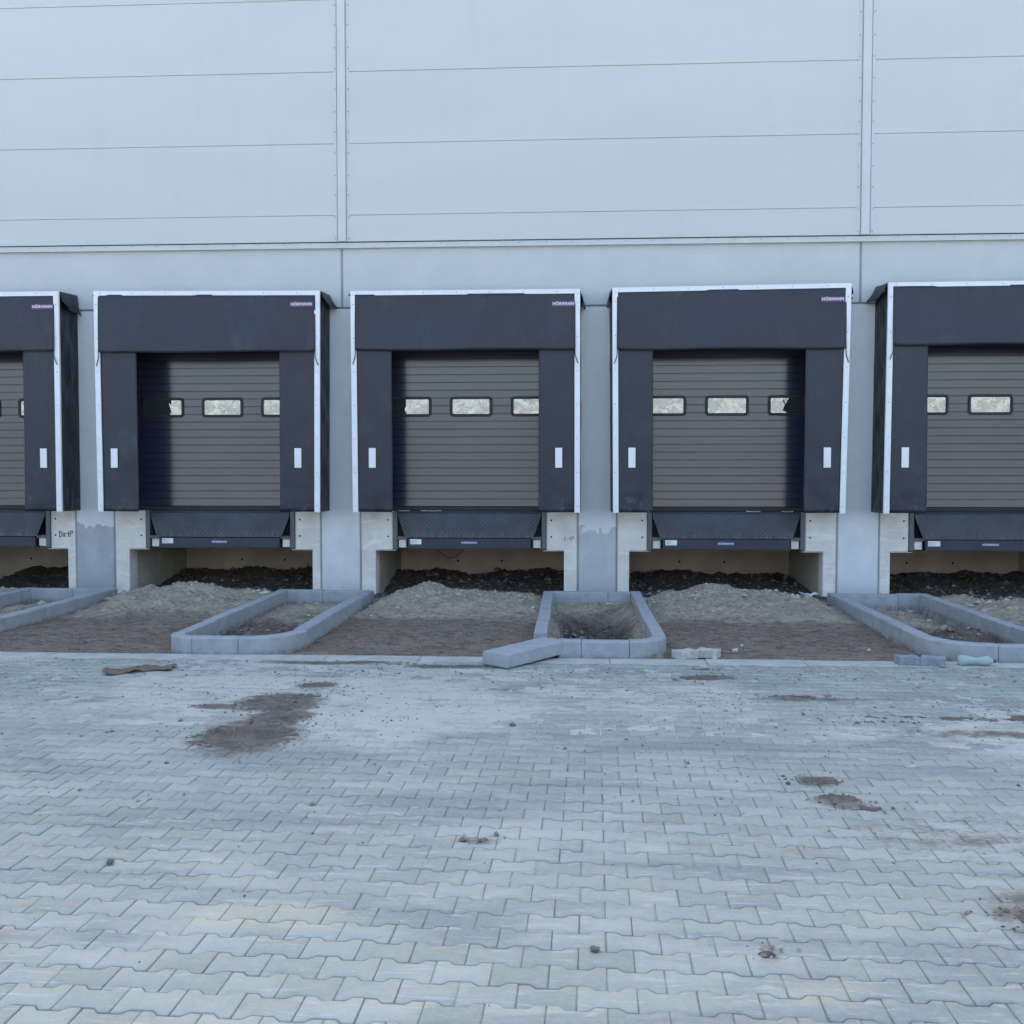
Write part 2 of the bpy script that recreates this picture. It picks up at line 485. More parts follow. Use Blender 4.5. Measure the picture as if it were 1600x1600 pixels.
class MB:
    """collects shapes and links them as one mesh object"""
    def __init__(s):
        s.v, s.f, s.mi = [], [], []
    def add(s, vs, fs, mi=0):
        b = len(s.v)
        s.v += [tuple(p) for p in vs]
        s.f += [tuple(b + i for i in f) for f in fs]
        s.mi += [mi] * len(fs)
        return s
    def box(s, x0, x1, y0, y1, z0, z1, mi=0):
        vs = [(x0, y0, z0), (x1, y0, z0), (x1, y1, z0), (x0, y1, z0), (x0, y0, z1), (x1, y0, z1), (x1, y1, z1), (x0, y1, z1)]
        fs = [(0, 3, 2, 1), (4, 5, 6, 7), (0, 1, 5, 4), (1, 2, 6, 5), (2, 3, 7, 6), (3, 0, 4, 7)]
        return s.add(vs, fs, mi)
    def hexa(s, bot, top, mi=0):
        return s.add(list(bot) + list(top), [(0, 3, 2, 1), (4, 5, 6, 7), (0, 1, 5, 4), (1, 2, 6, 5), (2, 3, 7, 6), (3, 0, 4, 7)], mi)
    def prism_y(s, poly, y0, y1, mi=0):
        """polygon in the XZ plane (counter-clockwise seen from -Y), extruded y0 (front) to y1"""
        n = len(poly)
        vs = [(x, y0, z) for x, z in poly] + [(x, y1, z) for x, z in poly]
        fs = [tuple(range(n)), tuple(range(2 * n - 1, n - 1, -1))]
        fs += [(i, i + n, (i + 1) % n + n, (i + 1) % n) for i in range(n)]
        return s.add(vs, fs, mi)
    def prism_z(s, poly, z0, z1, mi=0):
        n = len(poly)
        vs = [(x, y, z0) for x, y in poly] + [(x, y, z1) for x, y in poly]
        fs = [tuple(range(n - 1, -1, -1)), tuple(range(n, 2 * n))]
        fs += [(i, (i + 1) % n, (i + 1) % n + n, i + n) for i in range(n)]
        return s.add(vs, fs, mi)
    def disc_y(s, x, z, y, r, h=0.006, n=8, mi=0):
        poly = [(x + r * math.cos(2 * math.pi * i / n), z + r * math.sin(2 * math.pi * i / n)) for i in range(n)]
        return s.prism_y(poly, y - h, y, mi)
    def tube(s, pts, r, n=6, mi=0):
        pts = [Vector(p) for p in pts]
        rings = []
        for i, p in enumerate(pts):
            d = (pts[min(i + 1, len(pts) - 1)] - pts[max(i - 1, 0)]).normalized()
            u = d.cross(Vector((0, 0, 1)))
            if u.length < 1e-3: u = d.cross(Vector((0, 1, 0)))
            u.normalize(); v = d.cross(u).normalized()
            rr = r[i] if isinstance(r, (list, tuple)) else r
            rings.append([p + (u * math.cos(2 * math.pi * j / n) + v * math.sin(2 * math.pi * j / n)) * rr for j in range(n)])
        vs = [q for ring in rings for q in ring]
        fs = []
        for i in range(len(pts) - 1):
            for j in range(n):
                a = i * n + j; b = i * n + (j + 1) % n
                fs.append((a, b, b + n, a + n))
        fs.append(tuple(range(n - 1, -1, -1)))
        L = (len(pts) - 1) * n
        fs.append(tuple(range(L, L + n)))
        return s.add(vs, fs, mi)
    def build(s, name, mats, parent=None, bevel=0.0, smooth=False, seg=1):
        me = bpy.data.meshes.new(name)
        me.from_pydata(s.v, [], s.f)
        if not isinstance(mats, (list, tuple)): mats = [mats]
        for m in mats: me.materials.append(m)
        me.polygons.foreach_set("material_index", s.mi)
        bm = bmesh.new()
        bm.from_mesh(me)
        bmesh.ops.recalc_face_normals(bm, faces=bm.faces)
        if bevel:
            bmesh.ops.bevel(bm, geom=list(bm.edges), offset=bevel, segments=seg, affect='EDGES', profile=0.5, clamp_overlap=True)
        bm.to_mesh(me)
        bm.free()
        if smooth:
            me.polygons.foreach_set("use_smooth", [True] * len(me.polygons))
        me.update()
        o = bpy.data.objects.new(name, me)
        COL.objects.link(o)
        if parent is not None: o.parent = parent
        return o

def grid_obj(name, X, Y, Z, mat, parent=None, keep=None, attrs=None, smooth=True, solid=0.0):
    """X, Y, Z are (n, m) arrays"""
    n, m = X.shape
    co = np.stack([X, Y, Z], -1).reshape(-1, 3)
    idx = np.arange(n * m).reshape(n, m)
    q = np.stack([idx[:-1, :-1], idx[:-1, 1:], idx[1:, 1:], idx[1:, :-1]], -1).reshape(-1, 4)
    if keep is not None:
        kf = (keep[:-1, :-1] | keep[:-1, 1:] | keep[1:, 1:] | keep[1:, :-1]).reshape(-1)
        q = q[kf]
        used = np.unique(q)
        remap = -np.ones(n * m, int); remap[used] = np.arange(len(used))
        q = remap[q]; co = co[used]
    else:
        used = None
    me = bpy.data.meshes.new(name)
    me.vertices.add(len(co)); me.vertices.foreach_set("co", co.ravel())
    me.loops.add(q.size); me.loops.foreach_set("vertex_index", q.ravel())
    me.polygons.add(len(q))
    me.polygons.foreach_set("loop_start", np.arange(0, q.size, 4))
    me.polygons.foreach_set("loop_total", np.full(len(q), 4))
    if smooth: me.polygons.foreach_set("use_smooth", np.ones(len(q), bool))
    me.update(calc_edges=True)
    me.validate()
    for k, a in (attrs or {}).items():
        at = me.attributes.new(k, 'FLOAT', 'POINT')
        av = a.reshape(-1)
        if used is not None: av = av[used]
        at.data.foreach_set("value", av.astype(np.float32))
    me.materials.append(mat)
    o = bpy.data.objects.new(name, me)
    COL.objects.link(o)
    if parent is not None: o.parent = parent
    if solid:
        md = o.modifiers.new("thick", 'SOLIDIFY'); md.thickness = solid; md.offset = 0
    return o

# numpy value noise
class VN:
    def __init__(s, seed):
        s.g = np.random.RandomState(seed).rand(256, 256)
    def __call__(s, x, y):
        xi = np.floor(x).astype(int); yi = np.floor(y).astype(int)
        fx = x - xi; fy = y - yi
        fx = fx * fx * (3 - 2 * fx); fy = fy * fy * (3 - 2 * fy)
        g = s.g
        a = g[xi % 256, yi % 256]; b = g[(xi + 1) % 256, yi % 256]
        c = g[xi % 256, (yi + 1) % 256]; d = g[(xi + 1) % 256, (yi + 1) % 256]
        return (a * (1 - fx) + b * fx) * (1 - fy) + (c * (1 - fx) + d * fx) * fy - 0.5
def fbm(seed, x, y, f, octs=4, gain=0.5):
    vn = VN(seed); t = 0; a = 1.0
    for i in range(octs):
        t = t + a * vn(x * f + 17.3 * i, y * f + 9.1 * i); f *= 2.03; a *= gain
    return t
def sstep(a, b, x):
    t = np.clip((x - a) / (b - a), 0, 1)
    return t * t * (3 - 2 * t)

# ------------------------------------------------------------------ the setting: ground, paving
gm = MB()
gm.add([(-400, -400, -0.40), (400, -400, -0.40), (400, 400, -0.40), (-400, 400, -0.40)], [(0, 1, 2, 3)])
tag(gm.build("ground", M['ground']), kind='structure')

bk = MB()  # unseen slope with pale stripes, added only to shape the reflections
zz_ = [(-45, -0.38, 0)]
yb_ = -50.0
for q in range(11):
    zz_ += [(yb_, 0.16 * (-yb_ - 45) - 0.3, 1), (yb_ - 0.9, 0.16 * (-yb_ - 45) - 0.28, 0)]
    yb_ -= 6.0 + 0.8 * (q % 3)
zz_ += [(-126, 18.5, 0), (-240, 19.0, 0)]
for (y0, z0, m), (y1, z1, _) in zip(zz_[:-1], zz_[1:]):
    bk.add([(-300, y0, z0), (300, y0, z0), (300, y1, z1), (-300, y1, z1)], [(1, 0, 3, 2)], m)
tag(bk.build("added_reflection_bank", [M['refl_bank'], M['refl_stripe']]), kind='structure')

am = MB()
am.box(-40, -14.2, -24, -5.2, -0.3, -0.004); am.box(12.6, 40, -24, -5.2, -0.3, -0.004); am.box(-14.2, 12.6, -24, -18.6, -0.3, -0.004)
tag(am.build("yard_apron", M['apron']), kind='structure')

def build_pavement():
    P, Q, A = 0.2265, 0.155, 0.014
    rp = 0.0125; gap = 0.0019; ch = 0.0042
    w1, w0 = P / 4 + rp, P / 4 - rp
    e = P / 2 - gap
    hi, lo = Q / 2 + A - gap, Q / 2 - A - gap
    top = [(-e, hi), (-w1, hi), (-w0, lo), (w0, lo), (w1, hi), (e, hi)]
    out = np.array([(x, -y) for x, y in top] + top[::-1])      # ccw
    inn = out.copy()
    inn[:, 0] -= np.sign(inn[:, 0]) * np.where(np.abs(inn[:, 0]) > 0.1, ch, 0)
    inn[:, 1] -= np.sign(inn[:, 1]) * ch
    n = len(out)
    ang = -0.024
    ca, sa = math.cos(ang), math.sin(ang)
    rs = np.random.RandomState(3)
    V, F3, F4, FN, tint = [], [], [], [], []
    loops, ls, lt = [], [], []
    nv = 0; nl = 0
    vn = VN(91)
    for r in range(-20, 95):
        for c in range(-75, 70):
            bx = c * P + (P / 2 if r % 2 else 0); by = -r * Q
            x = bx * ca - by * sa; y = -5.42 + bx * sa + by * ca
            if x < -14 or x > 12.4 or y > -5.40 or y < -18.5: continue
            a = ang + rs.normal(0, 0.006)
            c1, s1 = math.cos(a), math.sin(a)
            sc = 1 - rs.rand() * 0.008
            if x < -3.3 and -10.1 < y < -8.9: sc -= 0.02
            if 0 < x < 1.5 and -9.6 < y < -8.9: sc -= 0.012
            dx, dy = rs.normal(0, 0.0009, 2)
            hz = max(-0.0022, min(0.003, rs.normal(0, 0.0015))) + 0.007 * float(vn(np.array(x * 0.45), np.array(y * 0.45)))
            tx, ty = np.clip(rs.normal(0, 0.009, 2), -0.018, 0.018)
            vs = []
            for ring, z in ((inn, 0.0), (out, -0.0035), (out, -0.03)):
                px = ring[:, 0] * sc; py = ring[:, 1] * sc
                zz = z + hz + px * tx + py * ty
                wx = x + dx + px * c1 - py * s1; wy = y + dy + px * s1 + py * c1
                wy = np.minimum(wy, -5.468)
                vs.append(np.stack([wx, wy, zz], -1))
            if vs[0][:, 1].max() - vs[0][:, 1].min() < 0.04: continue
            V.append(np.concatenate(vs))
            tv = rs.rand()
            fl = [list(range(n))]
            for i in range(n):
                j = (i + 1) % n
                fl.append([i, i + n, j + n, j])
                fl.append([i + n, i + 2 * n, j + 2 * n, j + n])
            for f in fl:
                ls.append(nl); lt.append(len(f)); nl += len(f)
                loops += [k + nv for k in f]
                tint.append(tv)
            nv += 3 * n
    # bedding sand between the stones
    V.append(np.array([(-14.2, -18.6, -0.0100), (12.6, -18.6, -0.0100), (12.6, -5.44, -0.0100), (-14.2, -5.44, -0.0100)]))
    loops += [nv, nv + 1, nv + 2, nv + 3]; ls.append(nl); lt.append(4); tint.append(0.5)
    V = np.concatenate(V)
    me = bpy.data.meshes.new("pavement")
    me.vertices.add(len(V)); me.vertices.foreach_set("co", V.ravel())
    me.loops.add(len(loops)); me.loops.foreach_set("vertex_index", loops)
    me.polygons.add(len(ls)); me.polygons.foreach_set("loop_start", ls); me.polygons.foreach_set("loop_total", lt)
    mi = np.zeros(len(ls), int); mi[-1] = 1
    me.polygons.foreach_set("material_index", mi)
    me.update(calc_edges=True)
    at = me.attributes.new("tint", 'FLOAT', 'FACE'); at.data.foreach_set("value", np.array(tint, np.float32))
    me.materials.append(M['paver']); me.materials.append(M['joint'])
    o = bpy.data.objects.new("pavement", me); COL.objects.link(o)
    return tag(o, kind='structure')
build_pavement()

# flush concrete edging between the paving and the soil: two lines of slabs
em = MB()
x = -14.0; rr = random.Random(5)
while x < 12.4:
    for y0, y1 in ((-5.315, -5.165), (-5.462, -5.322)):
        j = rr.uniform(-0.003, 0.003)
        em.box(x + 0.003, x + 0.997, y0 + j * 0.5, y1 + j * 0.5, -0.25, 0.004 + j)
    x += 1.0
edging = em.build("kerb_strip", simple("edging_concrete", (0.42, 0.43, 0.40), 0.88, 0, 0.14, 4, 0.3, 0.3, 60), bevel=0.004)
tag(edging, kind='structure')

# ------------------------------------------------------------------ soil in front of and inside the docks
ISL = [-8.12, -4.12, -0.09, 4.12]      # kerb islands, centre X
IH = 0.725                            # half width
IY0, IY1 = -5.155, -0.65
DOCK = [-10.0, -6.0, -2.0, 2.0, 6.0]
def soil_height(X, Y):
    H = np.full(X.shape, -0.015)
    H += 0.05 * fbm(11, X, Y, 0.8, 3) * sstep(-5.1, -4.6, Y)
    # ridge of dry sand near the wall, one per dock
    ry = sstep(-3.0, -0.95, Y) * (1 - sstep(-0.85, 0.15, Y))
    peaks = [(-9.85, .15, .5), (-6.25, .14, .5), (-2.6, .15, .38), (1.75, .17, .58), (6.0, -.10, 1.0)]
    for d, (px, ph, pw) in zip(DOCK, peaks):
        b = (1 - sstep(0.9, 1.5, np.abs(X - d)))
        H += ry * b * (0.17 + 0.04 * fbm(5, X, Y, 1.5, 3))
        H += ph * np.exp(-((X - px) / pw) ** 2 - ((Y + 0.95) / 0.5) ** 2)
    H += np.exp(-((X + 1.75) / 0.45) ** 2 - ((Y + 0.8) / 0.4) ** 2) * 0.05
    # inside the pits: black soil rising to the back wall
    pit = sstep(-0.45, 0.1, Y)
    Hp = -0.05 + 0.22 * sstep(0.2, 2.3, Y) + 0.09 * fbm(21, X, Y, 1.1, 3, 0.5) + 0.018 * fbm(23, X, Y, 9, 3, 0.7)
    H = H * (1 - pit) + (Hp + (0.06 * (1 - sstep(0, .5, Y)))) * pit
    # the loose texture: coarse clumps
    rough = 0.35 + 0.65 * sstep(-2.8, -2.0, Y)
    H += rough * (0.07 * fbm(31, X, Y, 3.2, 4, 0.55) * sstep(-2.9, -1.6, Y) + 0.036 * fbm(33, X, Y, 10, 4, 0.8))
    H += 0.05 * np.maximum(0, fbm(35, X, Y, 7, 3, 0.6) - 0.15) * sstep(-2.2, -1.2, Y)
    H += 0.007 * np.abs(fbm(37, X, Y * 2.2, 4, 3, 0.6)) * (1 - sstep(-2.9, -2.2, Y))
    H -= 0.02 * np.exp(-((Y + 2.5 + 0.2 * fbm(38, X, X * 0, 0.8, 3)) / 0.05) ** 2)
    sand = sstep(-2.75, -2.2, Y + 0.45 * fbm(41, X, Y * 1.5, 0.9, 4)) 
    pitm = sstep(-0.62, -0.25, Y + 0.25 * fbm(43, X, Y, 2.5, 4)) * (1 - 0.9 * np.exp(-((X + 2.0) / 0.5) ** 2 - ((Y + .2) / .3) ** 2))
    # s5 (right end) sand reaches less far
    # inside the islands
    for c in ISL:
        gp = 0.0
        ins = (np.abs(X - c) < IH - 0.06) & (Y > IY0 + 0.06) & (Y < IY1 - 0.06)
        u = (X - c); v = (Y - IY0)
        h = -0.06 + 0.05 * fbm(61 + int(c * 3) % 17, X, Y, 2.0, 4) + 0.050 * fbm(33, X, Y, 9, 4, 0.75)
        s = np.full(X.shape, 0.9)
        if abs(c + 0.09) < 0.1:      # the middle island has a hollow dug in it
            g = np.exp(-((u - 0.0) / 0.43) ** 4 - ((v - 1.9) / 1.6) ** 4)
            h = h - 0.46 * g + 0.085 + 0.05 * fbm(75, X, Y * 0.4, 9, 3) * sstep(0, .3, g)
            s = 1 - g * 0.9 + 0.3 * fbm(71, X, Y, 3, 3)
            gp = np.clip(g * 1.7 + 0.6 * fbm(77, X, Y, 4, 3), 0, 1)  # colour mask darkens along with the depth of the hollow
        elif c == -4.12:
            h = h + 0.13 * np.exp(-((u - 0.05) / 0.45) ** 2 - ((v - 3.2) / 0.8) ** 2) + 0.05 * np.exp(-((u + 0.1) / .4) ** 2 - ((v - 1.6) / .6) ** 2) - 0.06 * sstep(1.6, .4, v)
            s = sstep(1.9, 2.9, v + 0.8 * fbm(73, X, Y, 2.5, 3))
            gp = (1 - s) * 0.55
        elif c == 4.12:
            h = h + 0.11 * np.exp(-((u + 0.1) / 0.4) ** 2 - ((v - 3.0) / 0.9) ** 2) + 0.22 * np.exp(-((u - 0.15) / .36) ** 2 - ((v - 1.6) / .55) ** 2) - 0.05
            s = sstep(1.9, 2.6, v + 0.6 * fbm(73, X, Y, 2.5, 3))
            gp = (1 - s) * 0.65
        else:
            h = h + 0.12 * np.exp(-((u) / 0.4) ** 2 - ((v - 3.2) / 0.9) ** 2)
        H = np.where(ins, h, H); sand = np.where(ins, np.clip(s, 0, 1), sand); pitm = np.where(ins, gp, pitm)
    return H, np.clip(sand, 0, 1), np.clip(pitm, 0, 1)
xs = np.arange(-10.5, 9.3, 0.021); ys = np.concatenate([np.arange(-5.166, 0.0, 0.021), np.arange(0.0, 2.5, 0.03)])
X, Y = np.meshgrid(xs, ys)
H, SA, PI_ = soil_height(X, Y)
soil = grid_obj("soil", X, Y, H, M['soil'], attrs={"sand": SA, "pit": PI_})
tag(soil, kind='structure')
def soil_z(x, y):
    return float(soil_height(np.array([[x]]), np.array([[y]]))[0][0, 0])

# ------------------------------------------------------------------ the warehouse
WH = empty("warehouse", (0, 0, 0))
tag(WH, 'long pale grey warehouse wall with five loading docks and flat white cladding above', 'warehouse')
XL, XR = -26.0, 26.0
ZR0, ZR1 = 5.467, 5.56            # drip rail
SEAM0, PANH = 5.965, 1.1
COLS = [-16.0, -8.05, -4.05, 0.01, 4.02, 8.0, 16.0]

# cladding: one part per bay between the vertical flashings
def cladding(x0, x1):
    prof = [(0.10, ZR1 + 0.002), (-0.10, ZR1 + 0.002)]
    z = SEAM0
    while z < 11.9:
        prof += [(-0.10, z - 0.009), (-0.084, z - 0.004), (-0.084, z + 0.005), (-0.1, z + 0.008)]
        z += PANH
    prof += [(-0.10, 12.0), (0.10, 12.0)]
    mb = MB(); n = len(prof)
    vs = [(x0, y, z) for y, z in prof] + [(x1, y, z) for y, z in prof]
    fs = [tuple(range(n)), tuple(range(2 * n - 1, n - 1, -1))] + [(i, i + n, (i + 1) % n + n, (i + 1) % n) for i in range(n)]
    mb.add(vs, fs)
    return mb.build("wall_cladding", M['clad'], WH)
FX = [-20.0, -12.05, -3.97, 4.03, 12.0, 20.0]
edges = [XL] + FX + [XR]
for a, b in zip(edges[:-1], edges[1:]):
    cladding(a + (0.10 if a != XL else 0), b - (0.10 if b != XR else 0))
for fx in FX:                     # vertical flashings with two rows of screws
    mb = MB()
    mb.box(fx - 0.099, fx + 0.099, -0.09, 0.08, ZR1 + 0.002, 12.0)
    mb.box(fx - 0.120, fx - 0.080, -0.106, -0.1005, ZR1 + 0.002, 12.0)
    mb.box(fx + 0.080, fx + 0.120, -0.106, -0.1005, ZR1 + 0.002, 12.0)
    mb.box(fx - 0.062, fx + 0.062, -0.128, -0.0905, ZR1 + 0.002, 12.0)
    z = ZR1 + 0.05; i = 0
    while z < 11.9:
        mb.disc_y(fx - 0.106, z, -0.106, 0.011, 0.007, 8, 1); mb.disc_y(fx + 0.106, z, -0.106, 0.011, 0.007, 8, 1)
        z += 0.325 + 0.02 * math.sin(i * 2.3); i += 1
    mb.build("joint_flashing", [M['flash'], M['screw']], WH)
rb = MB()                         # drip rail under the cladding
rb.box(XL, XR, -0.072, 0.1, ZR0 + 0.004, ZR1 - 0.012)
rb.box(XL, XR, -0.080, -0.0725, ZR0, ZR0 + 0.012)
xx = XL + 0.2
while xx < XR:
    rb.disc_y(xx, ZR1 - 0.035, -0.072, 0.009, 0.006, 8, 1); xx += 0.41
rb.build("drip_rail", [M['flash'], M['screw']], WH)

# upper painted band, one panel per bay with a sealed joint between
ZB = 4.560
for a, b in zip([XL, -12.0, -4.0, 4.0, 12.0], [-12.0, -4.0, 4.0, 12.0, XR]):
    MB().box(a + 0.018, b - 0.018, -0.012, 0.25, ZB, ZR0 + 0.02).build("band_panel", M['panel'], WH, bevel=0.006)
for c in (-12.0, -4.0, 4.0, 12.0):
    MB().box(c - 0.0175, c + 0.0175, -0.002, 0.2, ZB, ZR0 + 0.02).build("joint_sealant", M['seal'], WH)
MB().box(XL, XR, 0.02, 0.25, ZB - 0.022, ZB - 0.001).build("band_joint", M['seal'], WH)

DW = 1.5                          # half width of the door opening
ZF = 1.352                        # dock floor
ZD = 4.36                         # top of the door opening
matc = {-8.05: M['col_a'], -4.05: M['col_b'], 0.01: M['col_c'], 4.02: M['col_d']}
for c in (-12.0, -8.05, -4.05, 0.01, 4.02, 8.02):
    hw = 0.305 if c != 0.01 else 0.29
    MB().box(c - hw, c + hw, -0.004, 0.3, -0.4, ZB - 0.024).build("column", matc.get(c, M['col_b']), WH, bevel=0.012)
for x0, x1 in ((XL, -12.31), (8.33, XR)):
    MB().box(x0, x1, 0.0, 0.3, -0.4, ZB - 0.024).build("plain_wall", M['panel'], WH)
# concrete frame of each pit: shoulder pieces left and right of the leveller
cc = [-12.0, -8.05, -4.05, 0.01, 4.02, 8.02]
for i, d in enumerate(DOCK):
    cl, cr = cc[i] + (0.305 if cc[i] != 0.01 else 0.29), cc[i + 1] - (0.305 if cc[i + 1] != 0.01 else 0.29)
    for sgn in (-1, 1):
        outer = cl + 0.028 if sgn < 0 else cr - 0.028
        xi = d + sgn * 1.49       # opening below
        xp = d + sgn * 1.215      # leveller post
        xd = d + sgn * DW
        if sgn < 0:
            poly = [(outer, -0.4), (xi, -0.4), (xi, 0.742), (xp, 0.742), (xp, ZF), (outer, ZF)]
        else:
            poly = [(outer, -0.4), (outer, ZF), (xp, ZF), (xp, 0.742), (xi, 0.742), (xi, -0.4)]
        mb = MB(); mb.prism_y(poly, 0.006, 0.30)
        o = mb.build("pit_frame", M['conc'], WH, bevel=0.008)
        for hz in (0.953, 1.215):
            MB().disc_y(xp + sgn * 0.075, hz, 0.0063, 0.014, 0.006, 10).build("bolt_hole", M['hole'], WH)
        a, b = min(outer, xd), max(outer, xd)
        MB().box(a, b, 0.008, 0.28, ZF + 0.002, ZB - 0.026).build("door_jamb", M['panel'], WH)
        # joint between column and frame, with a wavy bead of mortar
        jx = (cl + 0.0005, outer - 0.0005) if sgn < 0 else (outer + 0.0005, cr - 0.0005)
        MB().box(jx[0], jx[1], 0.016, 0.2, -0.4, ZB - 0.026).build("column_joint", M['seal'], WH)
        # steel angle under the shoulder
        a, b = (xi + 0.002, xp + 0.055) if sgn < 0 else (xp - 0.055, xi - 0.002)
        MB().box(a, b, -0.004, 0.25, 0.728, 0.7405).build("steel_angle", M['galv'], WH)
    MB().box(d - DW, d + DW, 0.008, 0.28, ZD, ZB - 0.026).build("lintel", M['panel'], WH)
    # the pit: side walls, back wall, slab over it
    MB().box(d - 1.60, d - 1.49, 0.301, 2.5, -0.4, 0.74).build("pit_side_wall", M['pitc'], WH)
    MB().box(d + 1.49, d + 1.60, 0.301, 2.5, -0.4, 0.74).build("pit_side_wall", M['pitc'], WH)
    bw = MB(); bw.box(d - 1.489, d + 1.489, 2.42, 2.6, -0.4, 0.739)
    for q in (-0.45, 0.35): bw.disc_y(d + q, 0.36, 2.42, 0.02, 0.004, 8, 1)
    bw.build("pit_back_wall", [M['pitback'], M['hole']], WH)
    MB().box(d - 1.6, d + 1.6, 0.42, 2.6, 0.742, 0.95).build("pit_ceiling", M['pitc'], WH)
    MB().box(d - 1.49, d + 1.49, 0.305, 3.2, 1.2, ZF - 0.004).build("dock_floor", M['conc'], WH)
# body of the hall behind the front wall
bb = MB()
bb.box(XL, XR, 4.0, 30.0, -0.4, 12.0)
bb.build("hall_body", M['inner'], WH)
MB().box(XL - 0.1, XR + 0.1, -0.16, 30.2, 12.003, 12.25).build("roof", M['roof'], WH)
MB().box(XL, XR, 0.302, 3.9, 4.7, 4.9).build("hall_ceiling", M['inner'], WH)

# handwritten marks on the pit frames
def strokes(name, sets, x, z, sc, mat, y=0.0035, r=0.006):
    mb = MB()
    for st in sets:
        for (a, b), (c, e) in zip(st[:-1], st[1:]):
            p = Vector((x + a * sc, y, z + b * sc)); q = Vector((x + c * sc, y, z + e * sc))
            d = (q - p).normalized() * r; n = Vector((-d.z, 0, d.x))
            p2, q2 = p - d * 0.4, q + d * 0.4
            poly = [(p2.x + n.x, p2.z + n.z), (p2.x - n.x, p2.z - n.z), (q2.x - n.x, q2.z - n.z), (q2.x + n.x, q2.z + n.z)]
            mb.prism_y(poly, y - 0.0015, 0.0062)
    return mb.build(name, mat, WH)
Ds = [[(0, 0), (0.05, 1)], [(-0.05, 0.98), (0.3, 0.9), (0.48, 0.6), (0.42, 0.2), (0.2, 0.02), (-0.03, 0)]]
Ks = [[(0.75, 0.05), (0.78, 0.7)], [(1.08, 0.68), (0.8, 0.36), (1.12, 0.02)]]
s1 = [[(1.3, 0.5), (1.62, 0.85), (1.6, 0.02)]]
Ps = [[(1.85, 0.05), (1.92, 1.0)], [(1.85, 0.97), (2.2, 1.05), (2.38, 0.82), (2.2, 0.6), (1.9, 0.52)]]
strokes("marker_writing", Ds + Ks + s1 + Ps, -8.645, 0.925, 0.094, M['ink'], 0.0035, 0.0055)
Ls = [[(0.3, 0.95), (0.05, 0.55), (0.05, 0.1), (0.35, 0.0)], [(0.55, 0.35), (0.8, 0.4)]]
P2 = [[(1.55, 0.0), (1.58, 0.95), (1.95, 0.95), (1.98, 0.5), (1.6, 0.45)]]
strokes("marker_writing", Ls + [[(1.0, .6), (1.25, .9), (1.22, .05)]] + P2, -0.505, 0.89, 0.075, M['inkf'], 0.0035, 0.004)

# ---- text as mesh
def text_mesh(body, size, extrude, offset=0.0, bold=False):
    cu = bpy.data.curves.new("lettering", 'FONT')
    cu.body = body; cu.size = size; cu.extrude = extrude; cu.offset = offset
    cu.align_x = 'CENTER'; cu.align_y = 'CENTER'; cu.resolution_u = 3
    cu.space_character = 1.12
    ob = bpy.data.objects.new("lettering", cu)
    COL.objects.link(ob)
    dg = bpy.context.evaluated_depsgraph_get()
    me = bpy.data.meshes.new_from_object(ob.evaluated_get(dg))
    bpy.data.objects.remove(ob); bpy.data.curves.remove(cu)
    return me
def text_obj(name, body, width, mat, loc, parent, extrude=0.0012, offset=0.0, hscale=1.0):
    me = text_mesh(body, 0.1, extrude, offset)
    xsv = [v.co.x for v in me.vertices]
    k = width / (max(xsv) - min(xsv))
    for v in me.vertices:
        x, y, z = v.co
        v.co = (x * k, -z, y * k * hscale)
    me.materials.clear(); me.materials.append(mat)
    o = bpy.data.objects.new(name, me); COL.objects.link(o)
    o.location = loc; o.parent = parent
    return o

